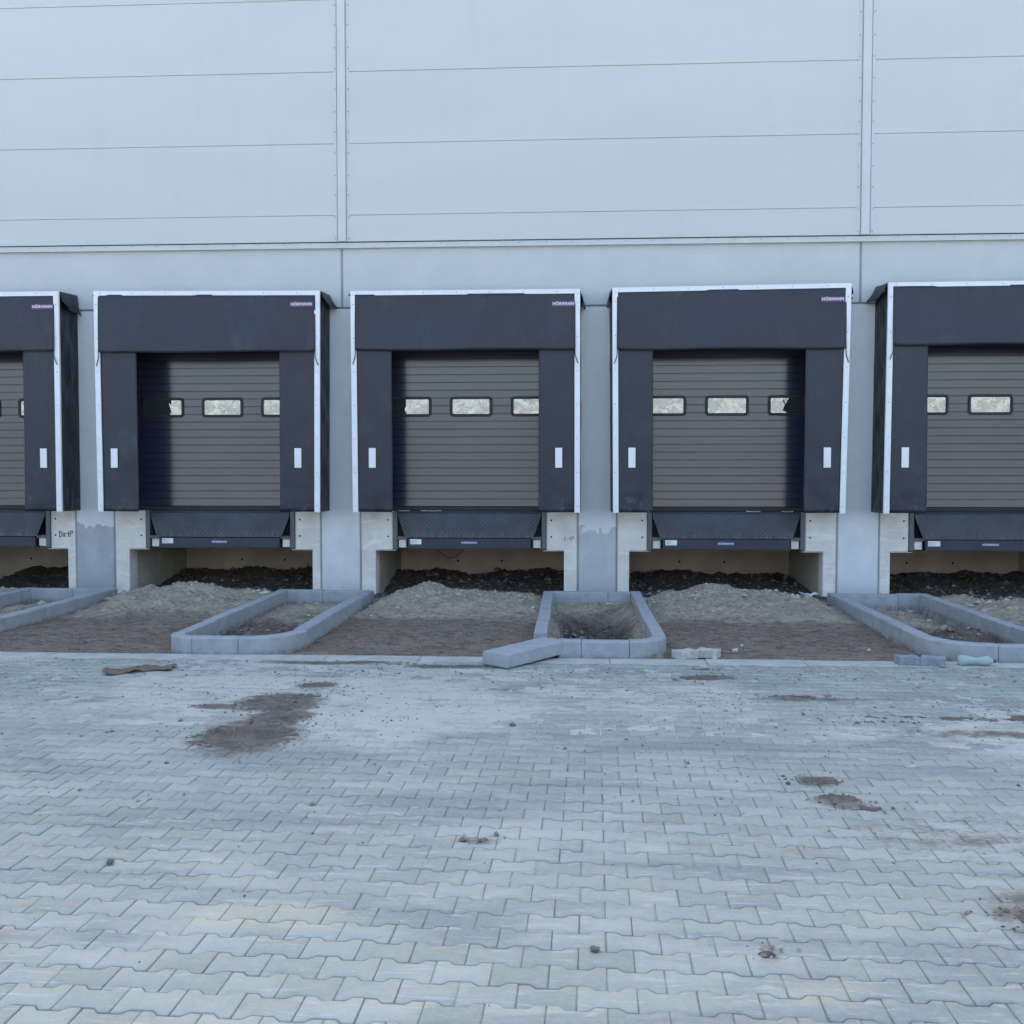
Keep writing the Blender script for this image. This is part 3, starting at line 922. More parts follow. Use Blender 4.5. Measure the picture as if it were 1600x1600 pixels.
# ---- sectional doors
def make_door(i, d):
    xl, xr = d - DW + 0.004, d + DW - 0.004
    yf = 0.12
    z0 = ZF + 0.075; P = 0.1225
    prof = [(yf + 0.045, z0)]
    z = z0
    k = 0
    while z + P < ZD + 0.05:
        deep = 0.010 if (k % 4) else 0.013
        prof += [(yf, z + 0.004), (yf + 0.0005, z + P - 0.012), (yf + deep, z + P - 0.008), (yf + deep, z + P - 0.001)]
        z += P; k += 1
    prof += [(yf + 0.045, z)]
    n = len(prof)
    mb = MB()
    vs = [(xl, y, zz) for y, zz in prof] + [(xr, y, zz) for y, zz in prof]
    fs = [tuple(range(n)), tuple(range(2 * n - 1, n - 1, -1))] + [(j, j + n, (j + 1) % n + n, (j + 1) % n) for j in range(n)]
    mb.add(vs, fs)
    door = mb.build("sectional_door", M['door'], WH)
    MB().box(xl, xr, yf + 0.004, yf + 0.04, ZF + 0.001, z0 - 0.001).build("bottom_seal", M['black'], door, bevel=0.006)
    for q in (-0.965, 0.0, 0.965):
        cx = d + 0.02 + q; cz = 3.004; hw, hh, rad = 0.342, 0.162, 0.058
        def rr_(hw, hh, rad, seg=4):
            pts = []
            for sx, sz, a0 in ((1, 1, 0), (-1, 1, 90), (-1, -1, 180), (1, -1, 270)):
                for t in range(seg + 1):
                    a = R(a0 + 90 * t / seg)
                    pts.append((cx + sx * (hw - rad) + rad * math.cos(a), cz + sz * (hh - rad) + rad * math.sin(a)))
            return pts
        o_, i_ = rr_(hw, hh, rad), rr_(hw - 0.052, hh - 0.048, 0.022)
        m_ = rr_(hw - 0.008, hh - 0.008, rad - 0.006)
        n = len(o_)
        fm = MB()
        vs = [(x, yf + 0.01, z) for x, z in o_] + [(x, yf - 0.016, z) for x, z in m_] + [(x, yf - 0.016, z) for x, z in rr_(hw - 0.046, hh - 0.042, 0.026)] + [(x, yf + 0.008, z) for x, z in i_]
        fs = []
        for L in range(3):
            fs += [(L * n + j, L * n + (j + 1) % n, (L + 1) * n + (j + 1) % n, (L + 1) * n + j) for j in range(n)]
        fm.add(vs, fs)
        fm.build("window_frame", M['black'], door)
        pn = MB(); pn.prism_y(rr_(hw - 0.051, hh - 0.047, 0.022), -0.004, 0.004)
        pane = pn.build("window_pane", M['pane'], door)
        # origin at its own place, so that every pane is warped differently
        for v in pane.data.vertices:
            v.co.x -= cx; v.co.z -= cz
        pane.location = (cx, yf + 0.001, cz)
    return door
for i, d in enumerate(DOCK):
    make_door(i, d)

# ------------------------------------------------------------------ dock shelters
def quad_grid(p00, p10, p01, p11, nu, nv):
    u = np.linspace(0, 1, nu); v = np.linspace(0, 1, nv)
    U, V = np.meshgrid(u, v)
    P = [np.array(p) for p in (p00, p10, p01, p11)]
    G = (P[0][None, None] * ((1 - U) * (1 - V))[..., None] + P[1][None, None] * (U * (1 - V))[..., None]
         + P[2][None, None] * ((1 - U) * V)[..., None] + P[3][None, None] * (U * V)[..., None])
    return U, V, G

SHELTERS = [
    # xl_top, xl_bot, xr_top, xr_bot, z_left, z_right, flapbottom, inner left, inner right
    dict(x=(-11.78, -11.76, -8.297, -8.302), z=(4.752, 4.754), fb=3.83, il=-11.15, ir=-8.888),
    dict(x=(-7.742, -7.722, -4.217, -4.242), z=(4.750, 4.722), fb=3.80, il=-7.095, ir=-4.855),
    dict(x=(-3.747, -3.728, -0.272, -0.266), z=(4.711, 4.708), fb=3.805, il=-3.127, ir=-0.888),
    dict(x=(0.208, 0.232, 3.716, 3.668), z=(4.719, 4.752), fb=3.79, il=0.820, ir=3.064),
    dict(x=(4.250, 4.226, 7.77, 7.75), z=(4.753, 4.765), fb=3.83, il=4.840, ir=7.11),
]
SH_LABEL = [
    'black dock shelter at the left end, cut off by the photo edge',
    'second black dock shelter from the left, just right of the DK1P column',
    'middle one of the five black dock shelters, squared between two pale columns',
    'fourth black dock shelter from the left, with a small scuff above its right flap',
    'black dock shelter at the right end, its left side cloth showing',
]
YFR = -0.56
def make_shelter(i, s):
    xlt, xlb, xrt, xrb = s['x']
    zl, zr = s['z']
    zb = 1.357
    c = (xlt + xrt) / 2
    root = empty("dock_shelter", (c, 0, zb))
    tag(root, SH_LABEL[i], 'dock shelter', 'dock shelters along the wall')
    rs = random.Random(40 + i)
    def L(o):
        o.location = (-c, 0, -zb); return o
    W = 0.082; T = 0.068
    # white aluminium front frame: two posts and a head
    for side in (0, 1):
        mb = MB()
        if side == 0:
            bx0, bx1, tx0, tx1, zt = xlb, xlb + W, xlt, xlt + W, zl - T - 0.002
        else:
            bx0, bx1, tx0, tx1, zt = xrb - W, xrb, xrt - W, xrt, zr - T - 0.002
        y0, y1 = YFR - 0.012, YFR + 0.03
        mb.hexa([(bx0, y0, zb), (bx1, y0, zb), (bx1, y1, zb), (bx0, y1, zb)], [(tx0, y0, zt), (tx1, y0, zt), (tx1, y1, zt), (tx0, y1, zt)])
        for t in np.arange(0.03, 1.0, 0.155):
            mb.disc_y(bx0 + (tx0 - bx0) * t + W * 0.5, zb + (zt - zb) * t, y0, 0.008, 0.004, 8, 1)
        L(mb.build("frame_post", [M['alu'], M['screw']], root))
    mb = MB()
    mb.hexa([(xlt, YFR - 0.012, zl - T), (xrt, YFR - 0.012, zr - T), (xrt, YFR + 0.03, zr - T), (xlt, YFR + 0.03, zl - T)],
            [(xlt, YFR - 0.012, zl), (xrt, YFR - 0.012, zr), (xrt, YFR + 0.03, zr), (xlt, YFR + 0.03, zl)])
    for t in np.arange(0.03, 1.0, 0.145):
        mb.disc_y(xlt + (xrt - xlt) * t, zl + (zr - zl) * t - T * 0.5, YFR - 0.012, 0.008, 0.004, 8, 1)
    L(mb.build("frame_head", [M['alu'], M['screw']], root))
    # top flap
    fx0, fx1 = xlt + 0.068, xrt - 0.068
    U, V, G = quad_grid((fx0 - 0.0, YFR - 0.022, s['fb']), (fx1, YFR - 0.022, s['fb']), (fx0, YFR - 0.008, zl - T + 0.012), (fx1, YFR - 0.008, zr - T + 0.012), 60, 20)
    G[..., 2] += (1 - V) * (0.012 * np.sin(U * 9 + i) + 0.015 * (1 - sstep(0, 0.04, U)) + 0.015 * sstep(0.96, 1, U)) * 0.6
    G[..., 1] += 0.022 * fbm(50 + i, U * 1.6, V * 0.7, 3.0, 3) * (1 - V * 0.7) - 0.014 * (1 - V) ** 3
    tf = L(grid_obj("top_flap", G[..., 0], G[..., 1], G[..., 2], M['flap'], root, solid=0.005))
    # side flaps
    for side in (0, 1):
        if side == 0:
            a, b, at_ = xlb + 0.074, s['il'] + 0.012, xlt + 0.070
            bt = s['il']
        else:
            a, b, at_ = xrb - 0.074, s['ir'] - 0.004, xrt - 0.070
            bt = s['ir']
        y = YFR + 0.012
        U, V, G = quad_grid((a, y, zb + 0.006), (b, y, zb + 0.002), (at_, y, s['fb'] + 0.25), (bt, y, s['fb'] + 0.25), 16, 50)
        G[..., 1] += 0.020 * fbm(60 + i * 2 + side, U, V * 3, 2.2, 3) * (1 - V * 0.8) + 0.02 * fbm(160 + i * 2 + side, U * 2, V * 16, 1.0, 3) * np.exp(-V * 8)
        G[..., 0] += 0.006 * fbm(80 + i * 2 + side, U * 0, V, 2.0, 2)
        G[..., 1] += -0.020 * (U ** 2) * np.exp(-V * 14) * rs.uniform(0.3, 1.2)
        sf = L(grid_obj("side_flap", G[..., 0], G[..., 1], G[..., 2], M['flap'], root, solid=0.006))
        # white guide strip
        mx = (a + 0.185) if side == 0 else (a - 0.245)
        if i == 1 and side == 0: mx = xlb + 0.215
        if i == 1 and side == 1: mx = xrb - 0.385
        if i == 3 and side == 1: mx = xrb - 0.325
        if i == 3 and side == 0: mx = xlb + 0.225
        if i == 2 and side == 1: mx = xrb - 0.375
        if i == 2 and side == 0: mx = xlb + 0.25
        if i == 0 and side == 1: mx = xrb - 0.33
        if i == 4 and side == 0: mx = xlb + 0.25
        ww = 0.105
        L(MB().box(mx, mx + ww, YFR - 0.014, YFR + 0.004, 2.035, 2.335).build("marker_strip", M['white'], root, bevel=0.003))
        # eyelet and bungee at the corner of the top flap
        ex = fx0 + 0.04 if side == 0 else fx1 - 0.04
        L(MB().disc_y(ex, 4.11, YFR - 0.020, 0.020, 0.006, 12).build("eyelet", M['black'], root))
        px = (xlt + 0.034) if side == 0 else (xrt - 0.034)
        pts = [(ex + (-0.03 if side == 0 else 0.03), YFR - 0.030, s['fb'] + 0.03), ((ex + px) / 2, YFR - 0.034, s['fb'] - 0.09), (px, YFR - 0.024, s['fb'] - 0.195), (px + 0.008, YFR - 0.014, s['fb'] - 0.20)]
        L(MB().tube(pts, 0.007, 6).build("bungee", M['cord'], root))
        # side cover of cloth from the frame back to the wall
        sx = xlt + 0.012 if side == 0 else xrt - 0.012
        sxb = xlb + 0.012 if side == 0 else xrb - 0.012
        out = 1 if side == 1 else -1
        wall_in = 0.0
        U, V, G = quad_grid((sxb, YFR + 0.03, zb + 0.0), (sxb + out * 0.030, 0.004, zb), (sx, YFR + 0.03, (zl if side == 0 else zr) - 0.004), (sx + out * 0.030, 0.004, (zl if side == 0 else zr) - 0.004), 26, 110)
        env = np.sin(np.pi * U) ** 0.6
        dg = np.sin((V * 26 + U * 4.0) + 2.2 * fbm(90 + i, U * 2, V * 8, 1.0, 3)) * 0.011 + 0.020 * fbm(95 + i, U * 3, V * 8 - U * 3, 1.2, 4)
        G[..., 0] += out * env * (dg - 0.004)
        L(grid_obj("side_cover", G[..., 0], G[..., 1], G[..., 2], M['side'], root, solid=0.004))
    # roof cover
    U, V, G = quad_grid((xlt + 0.01, YFR + 0.03, zl - 0.003), (xrt - 0.01, YFR + 0.03, zr - 0.003), (xlt - 0.02, 0.0, zl + 0.035), (xrt + 0.02, 0.0, zr + 0.035), 60, 14)
    G[..., 2] += 0.012 * fbm(120 + i, U * 6, V, 1.6, 3)
    L(grid_obj("roof_cover", G[..., 0], G[..., 1], G[..., 2], M['side'], root, solid=0.004))
    # loose end of the roof cloth hanging over the side
    def hang(side, size, drop, stick):
        out = 1 if side else -1
        x0 = xrt if side else xlt
        z1 = (zr if side else zl)
        U, V, G = quad_grid((x0, YFR + 0.06, z1 - drop * 0.55), (x0 + out * stick, -0.02, z1 - drop), (x0 - out * 0.005, YFR + 0.05, z1 + 0.006), (x0 + out * 0.02, -0.012, z1 + 0.03), 18, 14)
        lowc = (1 - V)
        G[..., 0] += out * lowc * (0.03 * np.sin(U * 8 + 1) + 0.045 * size * np.sin(np.pi * np.clip(U, 0, 1)) + 0.012)
        G[..., 2] += -drop * 0.25 * lowc * np.sin(np.pi * U * 1.0) * (1 - U)
        G[..., 0] += out * 0.03 * fbm(140 + i + side, U * 4, V * 4, 1.2, 3) * lowc
        L(grid_obj("cover_end", G[..., 0], G[..., 1], G[..., 2], M['side'], root, solid=0.005))
    spec = {0: [(1, 1.0, .30, .05)], 1: [(1, 1.0, .20, .10), (0, .2, .1, .01)], 2: [(1, .4, .23, .05), (0, .2, .08, .01)], 3: [(1, .9, .17, .10), (0, .5, .22, .02)], 4: [(0, 1.2, .22, .13), (1, .6, .2, .05)]}[i]
    for sp in spec: hang(*sp)
    # maker's mark near the right upper corner
    lx = xrt - 0.250 + (0.0 if i not in (1,) else -0.03) + (-0.02 if i == 3 else 0)
    lz = 4.485 + (0.0 if i in (2,) else 0.03)
    lab = L(MB().box(lx - 0.175, lx + 0.175, YFR - 0.024, YFR - 0.008, lz - 0.042, lz + 0.042).build("maker_label", M['blue'], root))
    text_obj("lettering", "HÖRMANN", 0.32, M['orange'], (lx, YFR - 0.0255, lz + 0.0), lab, 0.0012, 0.0055, 1.05)
    text_obj("lettering", "HÖRMANN", 0.315, M['letter'], (lx, YFR - 0.0280, lz + 0.003), lab, 0.0012, 0.0012, 1.0)
    return root
for i, s in enumerate(SHELTERS):
    make_shelter(i, s)

# ------------------------------------------------------------------ dock levellers
LV_LABEL = [
    'dark dock leveller at the left end with its lip folded down',
    'dark dock leveller with folded lip, just right of the DK1P column',
    'middle dark dock leveller with folded tread plate lip and a cable hanging below',
    'dark dock leveller right of the middle island, white scraps along its top edge',
    'dark dock leveller at the right end, partly outside the photo',
]
def make_leveller(i, d):
    root = empty("dock_leveller", (d, 0, 0.77))
    tag(root, LV_LABEL[i], 'dock leveller', 'dock levellers in the wall')
    def L(o): o.location = (-d, 0, -0.77); return o
    for sgn in (-1, 1):
        a, b = sorted((d + sgn * 1.142, d + sgn * 1.212))
        L(MB().box(a, b, -0.016, 0.30, 0.757, ZF - 0.003).build("side_post", M['post'], root, bevel=0.003))
        a, b = sorted((d + sgn * 0.975, d + sgn * 1.139))
        L(MB().box(a, b, -0.010, 0.12, 0.905, 0.955).build("bracket", M['post'], root, bevel=0.004))
        a, b = sorted((d + sgn * 1.005, d + sgn * 1.125))
        L(MB().box(a, b, 0.02, 0.14, 0.775, 0.903).build("lip_rest", M['conc'], root, bevel=0.006))
    # platform edge under the door
    L(MB().box(d - 1.139, d + 1.139, 0.012, 0.42, ZF - 0.026, ZF - 0.001).build("platform", M['steel'], root))
    # folded lip: leaning tread plate with cut corners
    lp = MB()
    yt, yb = -0.006, -0.060
    top, bot = ZF - 0.030, 0.938
    zc = top - 0.05
    P = [(-1.128, top), (-1.128, zc), (-1.015, bot + 0.01), (-0.99, bot), (0.99, bot), (1.015, bot + 0.01), (1.128, zc), (1.128, top)]
    f = lambda z: yt + (yb - yt) * (top - z) / (top - bot)
    vs = [(d + x, f(z), z) for x, z in P] + [(d + x, f(z) + 0.022, z) for x, z in P]
    n = len(P)
    lp.add(vs, [tuple(range(n)), tuple(range(2 * n - 1, n - 1, -1))] + [(j, j + n, (j + 1) % n + n, (j + 1) % n) for j in range(n)])
    L(lp.build("lip", M['lip'], root))
    L(MB().tube([(d - 1.12, 0.005, top + 0.002), (d + 1.12, 0.005, top + 0.002)], 0.014, 8).build("hinge", M['steel'], root))
    # front beam with rating plate and name
    beam = MB().box(d - 0.972, d + 0.972, -0.035, 0.08, 0.772, 0.927)
    beam.disc_y(d + 0.93, 0.88, -0.035, 0.010, 0.004, 8, 1)
    beam.box(d - 0.985, d + 0.985, -0.028, 0.1, 0.757, 0.7705)
    L(beam.build("front_beam", [M['steel'], M['hole']], root, bevel=0.0015))
    dk = MB().box(d - 1.14, d + 1.14, 0.16, 0.19, 0.772, ZF - 0.03)
    L(dk.build("inner_shield", M['black'], root))
    pl = L(MB().box(d - 0.935, d - 0.755, -0.039, -0.034, 0.832, 0.912).build("rating_plate", M['white'], root))
    bars = MB()
    for k in range(4):
        bars.box(d - 0.925, d - 0.875 + 0.01 * (k % 2), -0.0400, -0.0388, 0.846 + k * 0.015, 0.852 + k * 0.015)
        bars.box(d - 0.862, d - 0.83 + 0.012 * ((k + 1) % 2), -0.0400, -0.0388, 0.846 + k * 0.015, 0.850 + k * 0.015)
    bars.build("printed_lines", M['seal'], pl)
    ml = L(MB().box(d - 0.14, d + 0.14, -0.038, -0.034, 0.833, 0.884).build("maker_label", M['blue'], root))
    text_obj("lettering", "HÖRMANN", 0.235, M['letter'], (d, -0.0392, 0.858), ml, 0.001, 0.002, 1.0)
    return root
for i, d in enumerate(DOCK):
    make_leveller(i, d)

# cable hanging under the middle leveller
cb = MB()
cb.tube([(-2.72 + 0.62 * t, 0.9, 0.742 - 0.19 * math.sin(math.pi * t) + 0.02 * math.sin(9 * t)) for t in np.linspace(0, 1, 16)], 0.008, 6)
tag(cb.build("cable", M['redcable']), 'thin red brown cable sagging below the middle leveller', 'cable')

# ------------------------------------------------------------------ kerb islands
KT, KH0, KH1 = 0.15, -0.14, 0.178
def sweep(mb, path, dz=0.0, off=0.0):
    """path: list of (x, y, nx, ny) on the outer line, n = outward normal"""
    ch = 0.014
    sec = [(0, KH0), (0, KH1 - ch), (-ch, KH1), (-KT + 0.006, KH1), (-KT, KH1 - 0.006), (-KT, KH0)]
    n = len(sec)
    vs = []
    for x, y, nx, ny in path:
        for o, z in sec:
            vs.append((x + nx * (o + off), y + ny * (o + off), z + dz))
    fs = []
    for i in range(len(path) - 1):
        for j in range(n):
            a, b = i * n + j, i * n + (j + 1) % n
            fs.append((a, b, b + n, a + n))
    fs.append(tuple(range(n))); L = (len(path) - 1) * n
    fs.append(tuple(range(L + n - 1, L - 1, -1)))
    mb.add(vs, fs)
def make_island(c, label, missing=False, step=False, radii=(0.47, 0.47)):
    root = empty("kerb_island", (c, (IY0 + IY1) / 2, 0))
    tag(root, label, 'kerb island', 'kerb islands between the docks')
    rs = random.Random(int(c * 10))
    g = 0.003
    def stone(path, off=0.0, dz=None):
        mb = MB(); sweep(mb, path, rs.uniform(-0.006, 0.006) if dz is None else dz, off)
        o = mb.build("kerb_stone", M['kerb'], root)
        o.location = (-c, -(IY0 + IY1) / 2, 0)
    for sgn in (-1, 1):
        RAD = radii[0] if sgn < 0 else radii[1]
        x = c + sgn * IH
        y = IY0 + RAD
        cuts = []
        first = rs.uniform(0.85, 1.0)
        L = first
        while y < IY1 - 0.001:
            y2 = min(y + L, IY1)
            if IY1 - y2 < 0.25: y2 = IY1
            off = 0.0; dz = None
            if step and sgn == 1 and y < IY0 + RAD + 2.2:
                off = 0.0; dz = 0.012 if y < IY0 + RAD + 1.2 else 0.006
            stone([(x, y + g, sgn, 0), (x, y2 - g, sgn, 0)], off + rs.uniform(-0.007, 0.007), dz)
            y = y2; L = 1.0
        # corner
        if not (missing and sgn == -1):
            path = []
            for t in np.linspace(0.006, math.pi / 2 - 0.006, 12):
                nx, ny = sgn * math.cos(t), -math.sin(t)
                path.append((c + sgn * (IH - RAD) + nx * RAD, IY0 + RAD + ny * RAD, nx, ny))
            stone(path)
    # front
    xa, xb = c - IH + radii[0], c + IH - radii[1]
    if missing:
        stone([(xa - 0.22 + g, IY0, 0, -1), (xa + 0.02 - g, IY0, 0, -1)])
        stone([(xa + 0.02 + g, IY0, 0, -1), (xb - g, IY0, 0, -1)])
    else:
        stone([(xa + g, IY0, 0, -1), (xb - g, IY0, 0, -1)])
    # far end, between the two sides
    xm = c + 0.05 + rs.uniform(-0.1, 0.3)
    xi0, xi1 = c - IH + KT + 0.002, c + IH - KT - 0.002
    stone([(xi0, IY1 - 0.004, 0, 1), (xm - g, IY1 - 0.004, 0, 1)])
    stone([(xm + g, IY1 - 0.004, 0, 1), (xi1, IY1 - 0.004, 0, 1)])
    return root
make_island(ISL[0], 'grey concrete kerb island at the left edge, only its right half in view')
make_island(ISL[1], 'grey kerb island with two rounded front corners, left of the middle one', step=True, radii=(0.34, 0.60))
make_island(ISL[2], 'middle grey kerb island round a dug hollow, its front left corner stone missing', missing=True, radii=(0.5, 0.42))
make_island(ISL[3], 'grey kerb island on the right with a dark earth heap inside', radii=(0.62, 0.34))

# the kerb stone lying loose at the open corner
def loose_kerb():
    a = Vector((-1.035, -5.835)); b = Vector((-0.45, -5.095))
    d = (b - a).normalized(); p = Vector((-d.y, d.x))
    Lk = (b - a).length
    mb = MB(); ch = 0.018
    sec = [(0, 0.0), (0, 0.128), (0.012, 0.14), (0.325, 0.140), (0.345, 0.124), (0.345, 0.0)]
    vs = []
    for t in (0, Lk):
        for o, z in sec:
            q = a + d * t + p * o
            vs.append((q.x, q.y, z + 0.012 + 0.03 * t))
    n = len(sec)
    mb.add(vs, [tuple(range(n)), tuple(range(2 * n - 1, n - 1, -1))] + [(j, j + n, (j + 1) % n + n, (j + 1) % n) for j in range(n)])
    o = mb.build("kerb_stone", M['kerb'], bevel=0.004)
    tag(o, 'loose concrete kerb stone lying askew at the front left corner of the middle island', 'kerb stone')
loose_kerb()

# ------------------------------------------------------------------ loose pavers
def paver_poly(P=0.2265, w=0.18, a=0.026):
    e, hi, lo = P / 2, w / 2, w / 2 - a
    w1, w0 = P / 4 + 0.0125, P / 4 - 0.0125
    top = [(-e, hi), (-w1, hi), (-w0, lo), (w0, lo), (w1, hi), (e, hi)]
    return [(x, -y) for x, y in top] + top[::-1]
def loose_paver(x, y, z, rz, mat, label, h=0.085, rx=0.0, sc=1.0):
    mb = MB(); mb.prism_z([(a * sc, b * sc) for a, b in paver_poly()], 0, h)
    o = mb.build("paver", mat, bevel=0.004)
    o.location = (x, y, z); o.rotation_euler = (rx, 0, rz)
    tag(o, label, 'paver', 'loose pavers left by the edging')
loose_paver(0.805, -5.10, 0.0, R(32), M['brick'], 'loose pale paver on the soil edge, left one of the pair by the middle island', 0.088)
loose_paver(1.055, -5.04, 0.0, R(-24), M['brick'], 'loose pale paver, right one of the pair lying near the middle island', 0.088)
loose_paver(3.03, -5.33, 0.004, R(2), M['brickd'], 'loose grey paver by the right island, the one farther from the green bottle', 0.088, 0, 0.92)
loose_paver(3.275, -5.37, 0.004, R(-22), M['brickd'], 'loose grey paver nearest the green bottle, set at an angle', 0.088)

# ------------------------------------------------------------------ bottle, scraps, stones
def bottle():
    root = empty("plastic_bottle", (3.70, -5.36, 0.004), R(-4))
    tag(root, 'mint green dented plastic bottle lying in front of the right kerb island', 'bottle')
    pts, rad = [], []
    prof = [(-0.175, .028), (-0.168, .046), (-0.15, .052), (-0.10, .051), (-0.06, .049), (-0.02, .045), (0.005, .037), (0.03, .040), (0.07, .049), (0.11, .051), (0.14, .042), (0.165, .024), (0.175, .016)]
    n = 20; vs = []; fs = []
    for x, r in prof:
        for j in range(n):
            a = 2 * math.pi * j / n
            k = 1 + 0.06 * math.sin(3 * a + x * 30)
            vs.append((x, r * k * math.cos(a), 0.05 + r * k * math.sin(a) * (0.9 if -0.1 < x < 0.1 else 1)))
    for i in range(len(prof) - 1):
        for j in range(n):
            a, b = i * n + j, i * n + (j + 1) % n
            fs.append((a, b, b + n, a + n))
    fs.append(tuple(range(n))); L = (len(prof) - 1) * n; fs.append(tuple(range(L, L + n)))
    MB().add(vs, fs).build("bottle_body", M['bottle'], root, smooth=True)
    cp = MB(); cp.tube([(0.176, 0, 0.05), (0.198, 0, 0.05)], 0.018, 12)
    cp.build("cap", M['cap'], root)
bottle()

def sheet(name, mat, x, y, z, lx, ly, rz, curl, label, cat, seed, group=None):
    u = np.linspace(-0.5, 0.5, 26); v = np.linspace(-0.5, 0.5, 16)
    U, V = np.meshgrid(u, v)
    edge = 1 + 0.25 * fbm(seed, U * 4, V * 4, 1.0, 3)
    PX = U * lx * edge; PY = V * ly * edge + 0.15 * ly * np.sin(U * 6)
    PZ = curl * (np.abs(U) * 1.6) ** 3 * (1 + fbm(seed + 1, U * 3, V * 3, 1.0, 3)) + curl * 0.5 * (fbm(seed + 2, U * 4, V * 4, 1.0, 3) + 0.5) + 0.004
    o = grid_obj(name, PX, PY, PZ, mat, None, smooth=True, solid=0.004)
    o.location = (x, y, z); o.rotation_euler.z = rz
    return tag(o, label, cat, group)
sheet("cardboard_scrap", M['card'], -4.82, -6.20, 0.006, 0.30, 0.26, R(14), 0.035, 'curled strip of damp cardboard on the paving, the left one of two', 'cardboard', 5, 'cardboard scraps on the paving')
sheet("cardboard_scrap", M['card'], -4.53, -6.02, 0.006, 0.34, 0.24, R(-8), 0.03, 'brown torn cardboard piece on the paving, the right and redder of two', 'cardboard', 15, 'cardboard scraps on the paving')
zb_ = soil_z(3.02, -0.92)
sheet("plastic_bag", M['plastic'], 3.05, -1.0, zb_ + 0.01, 0.22, 0.20, R(5), 0.05, 'crumpled white plastic bag on the sand beside the right kerb island', 'bag', 25)
sheet("paper_scrap", M['plastic'], -0.02, -3.9, soil_z(-0.02, -3.9) + 0.01, 0.11, 0.12, R(30), 0.05, 'small white scrap of paper in the dug hollow of the middle island', 'paper', 35)
for (x, lx, yy, lab) in ((-3.04, .16, -0.005, 'white plastic sliver at the left end of the middle leveller top'), (-2.60, .30, -0.005, 'thin white plastic strip along the middle leveller top'),
                    (2.42, .20, -0.005, 'white plastic sliver on the leveller top right of the middle island'), (2.94, .16, -0.005, 'short white plastic sliver at the right end of that same leveller top')):
    sheet("plastic_scrap", M['plastic'], x, yy, ZF - 0.002, lx, 0.03, 0, 0.012, lab, 'plastic scrap', int(x * 10) % 50 + 3, 'white plastic slivers on the levellers')

def rock_mesh(name, size, seed, mat, squash=0.7, sub=2):
    bm = bmesh.new()
    bmesh.ops.create_icosphere(bm, subdivisions=sub, radius=1.0)
    for v in bm.verts:
        n = mnoise.noise(v.co * 1.3 + Vector((seed, seed * 2.1, 0))) * 0.5 + mnoise.noise(v.co * 3.1 + Vector((seed, 0, seed))) * 0.2
        v.co *= (1 + n) * size
        v.co.z *= squash
    me = bpy.data.meshes.new(name); bm.to_mesh(me); bm.free()
    me.materials.append(mat)
    return me
def rock(name, x, y, z, size, seed, mat, label, cat, group=None, squash=0.7):
    o = bpy.data.objects.new(name, rock_mesh(name, size, seed, mat, squash))
    COL.objects.link(o); o.location = (x, y, z); o.rotation_euler.z = seed
    tag(o, label, cat, group)
rock("stone", 1.42, -4.52, soil_z(1.42, -4.52) + 0.015, 0.036, 1, M['stone'], 'pale stone on the dark soil between the middle and right islands', 'stone', 'pale stones on the soil')
rock("stone", 2.93, -4.35, soil_z(2.93, -4.35) + 0.01, 0.022, 2, M['stone'], 'smaller pale stone on the dark soil near the right island', 'stone', 'pale stones on the soil')
rock("stone", 1.55, -4.2, soil_z(1.55, -4.2) + 0.005, 0.016, 5, M['stone'], 'tiny pale stone just behind the larger one on the dark soil', 'stone', 'pale stones on the soil')
rock("stone", -0.92, -2.0, soil_z(-0.92, -2.0) + 0.008, 0.028, 8, M['stone'], 'pale flat stone on the sand left of the middle island', 'stone', 'pale stones on the soil')
rock("dirt_clod", -2.72, -10.92, 0.012, 0.020, 3, M['clod'], 'dark greenish clod alone on the near left pavers', 'clod', 'clods on the paving')
rock("dirt_clod", 0.96, -9.42, 0.012, 0.016, 4, M['clod'], 'round grey clod beside the crumbled soil on the right pavers', 'clod', 'clods on the paving')
rock("dirt_clod", -0.31, -11.70, 0.008, 0.020, 6, M['clod'], 'flattened dark clod in the middle of the near pavers', 'clod', 'clods on the paving', 0.5)
rock("dirt_clod", -0.86, -8.05, 0.010, 0.024, 7, M['clod'], 'dark clod on the paving in front of the loose kerb stone', 'clod', 'clods on the paving', 0.6)

# ------------------------------------------------------------------ stuff: dust, spilled soil, crumbs
xs = np.arange(-13.9, 12.3, 0.03); ys = np.arange(-9.9, -5.46, 0.03)
X, Y = np.meshgrid(xs, ys)
fall = sstep(-9.6, -7.6, Y + 0.9 * fbm(201, X, Y, 0.5, 3))
side = 0.55 + 0.45 * np.exp(-((X + 2.6) / 2.6) ** 2) + 0.2 * np.exp(-((X - 2.8) / 1.5) ** 2) 
Z = -0.0105 + 0.0125 * fall * side + 0.006 * fbm(203, X, Y * 1.6, 3.0, 5, 0.65) + 0.0015 * fbm(205, X, Y, 16, 2)
Z = np.minimum(Z, 0.006)
Z -= 0.012 * (1 - sstep(-9.9, -9.4, Y))
dust = grid_obj("dust", X, Y, Z, M['dust'], keep=(Z > -0.0108))
tag(dust, kind='stuff')

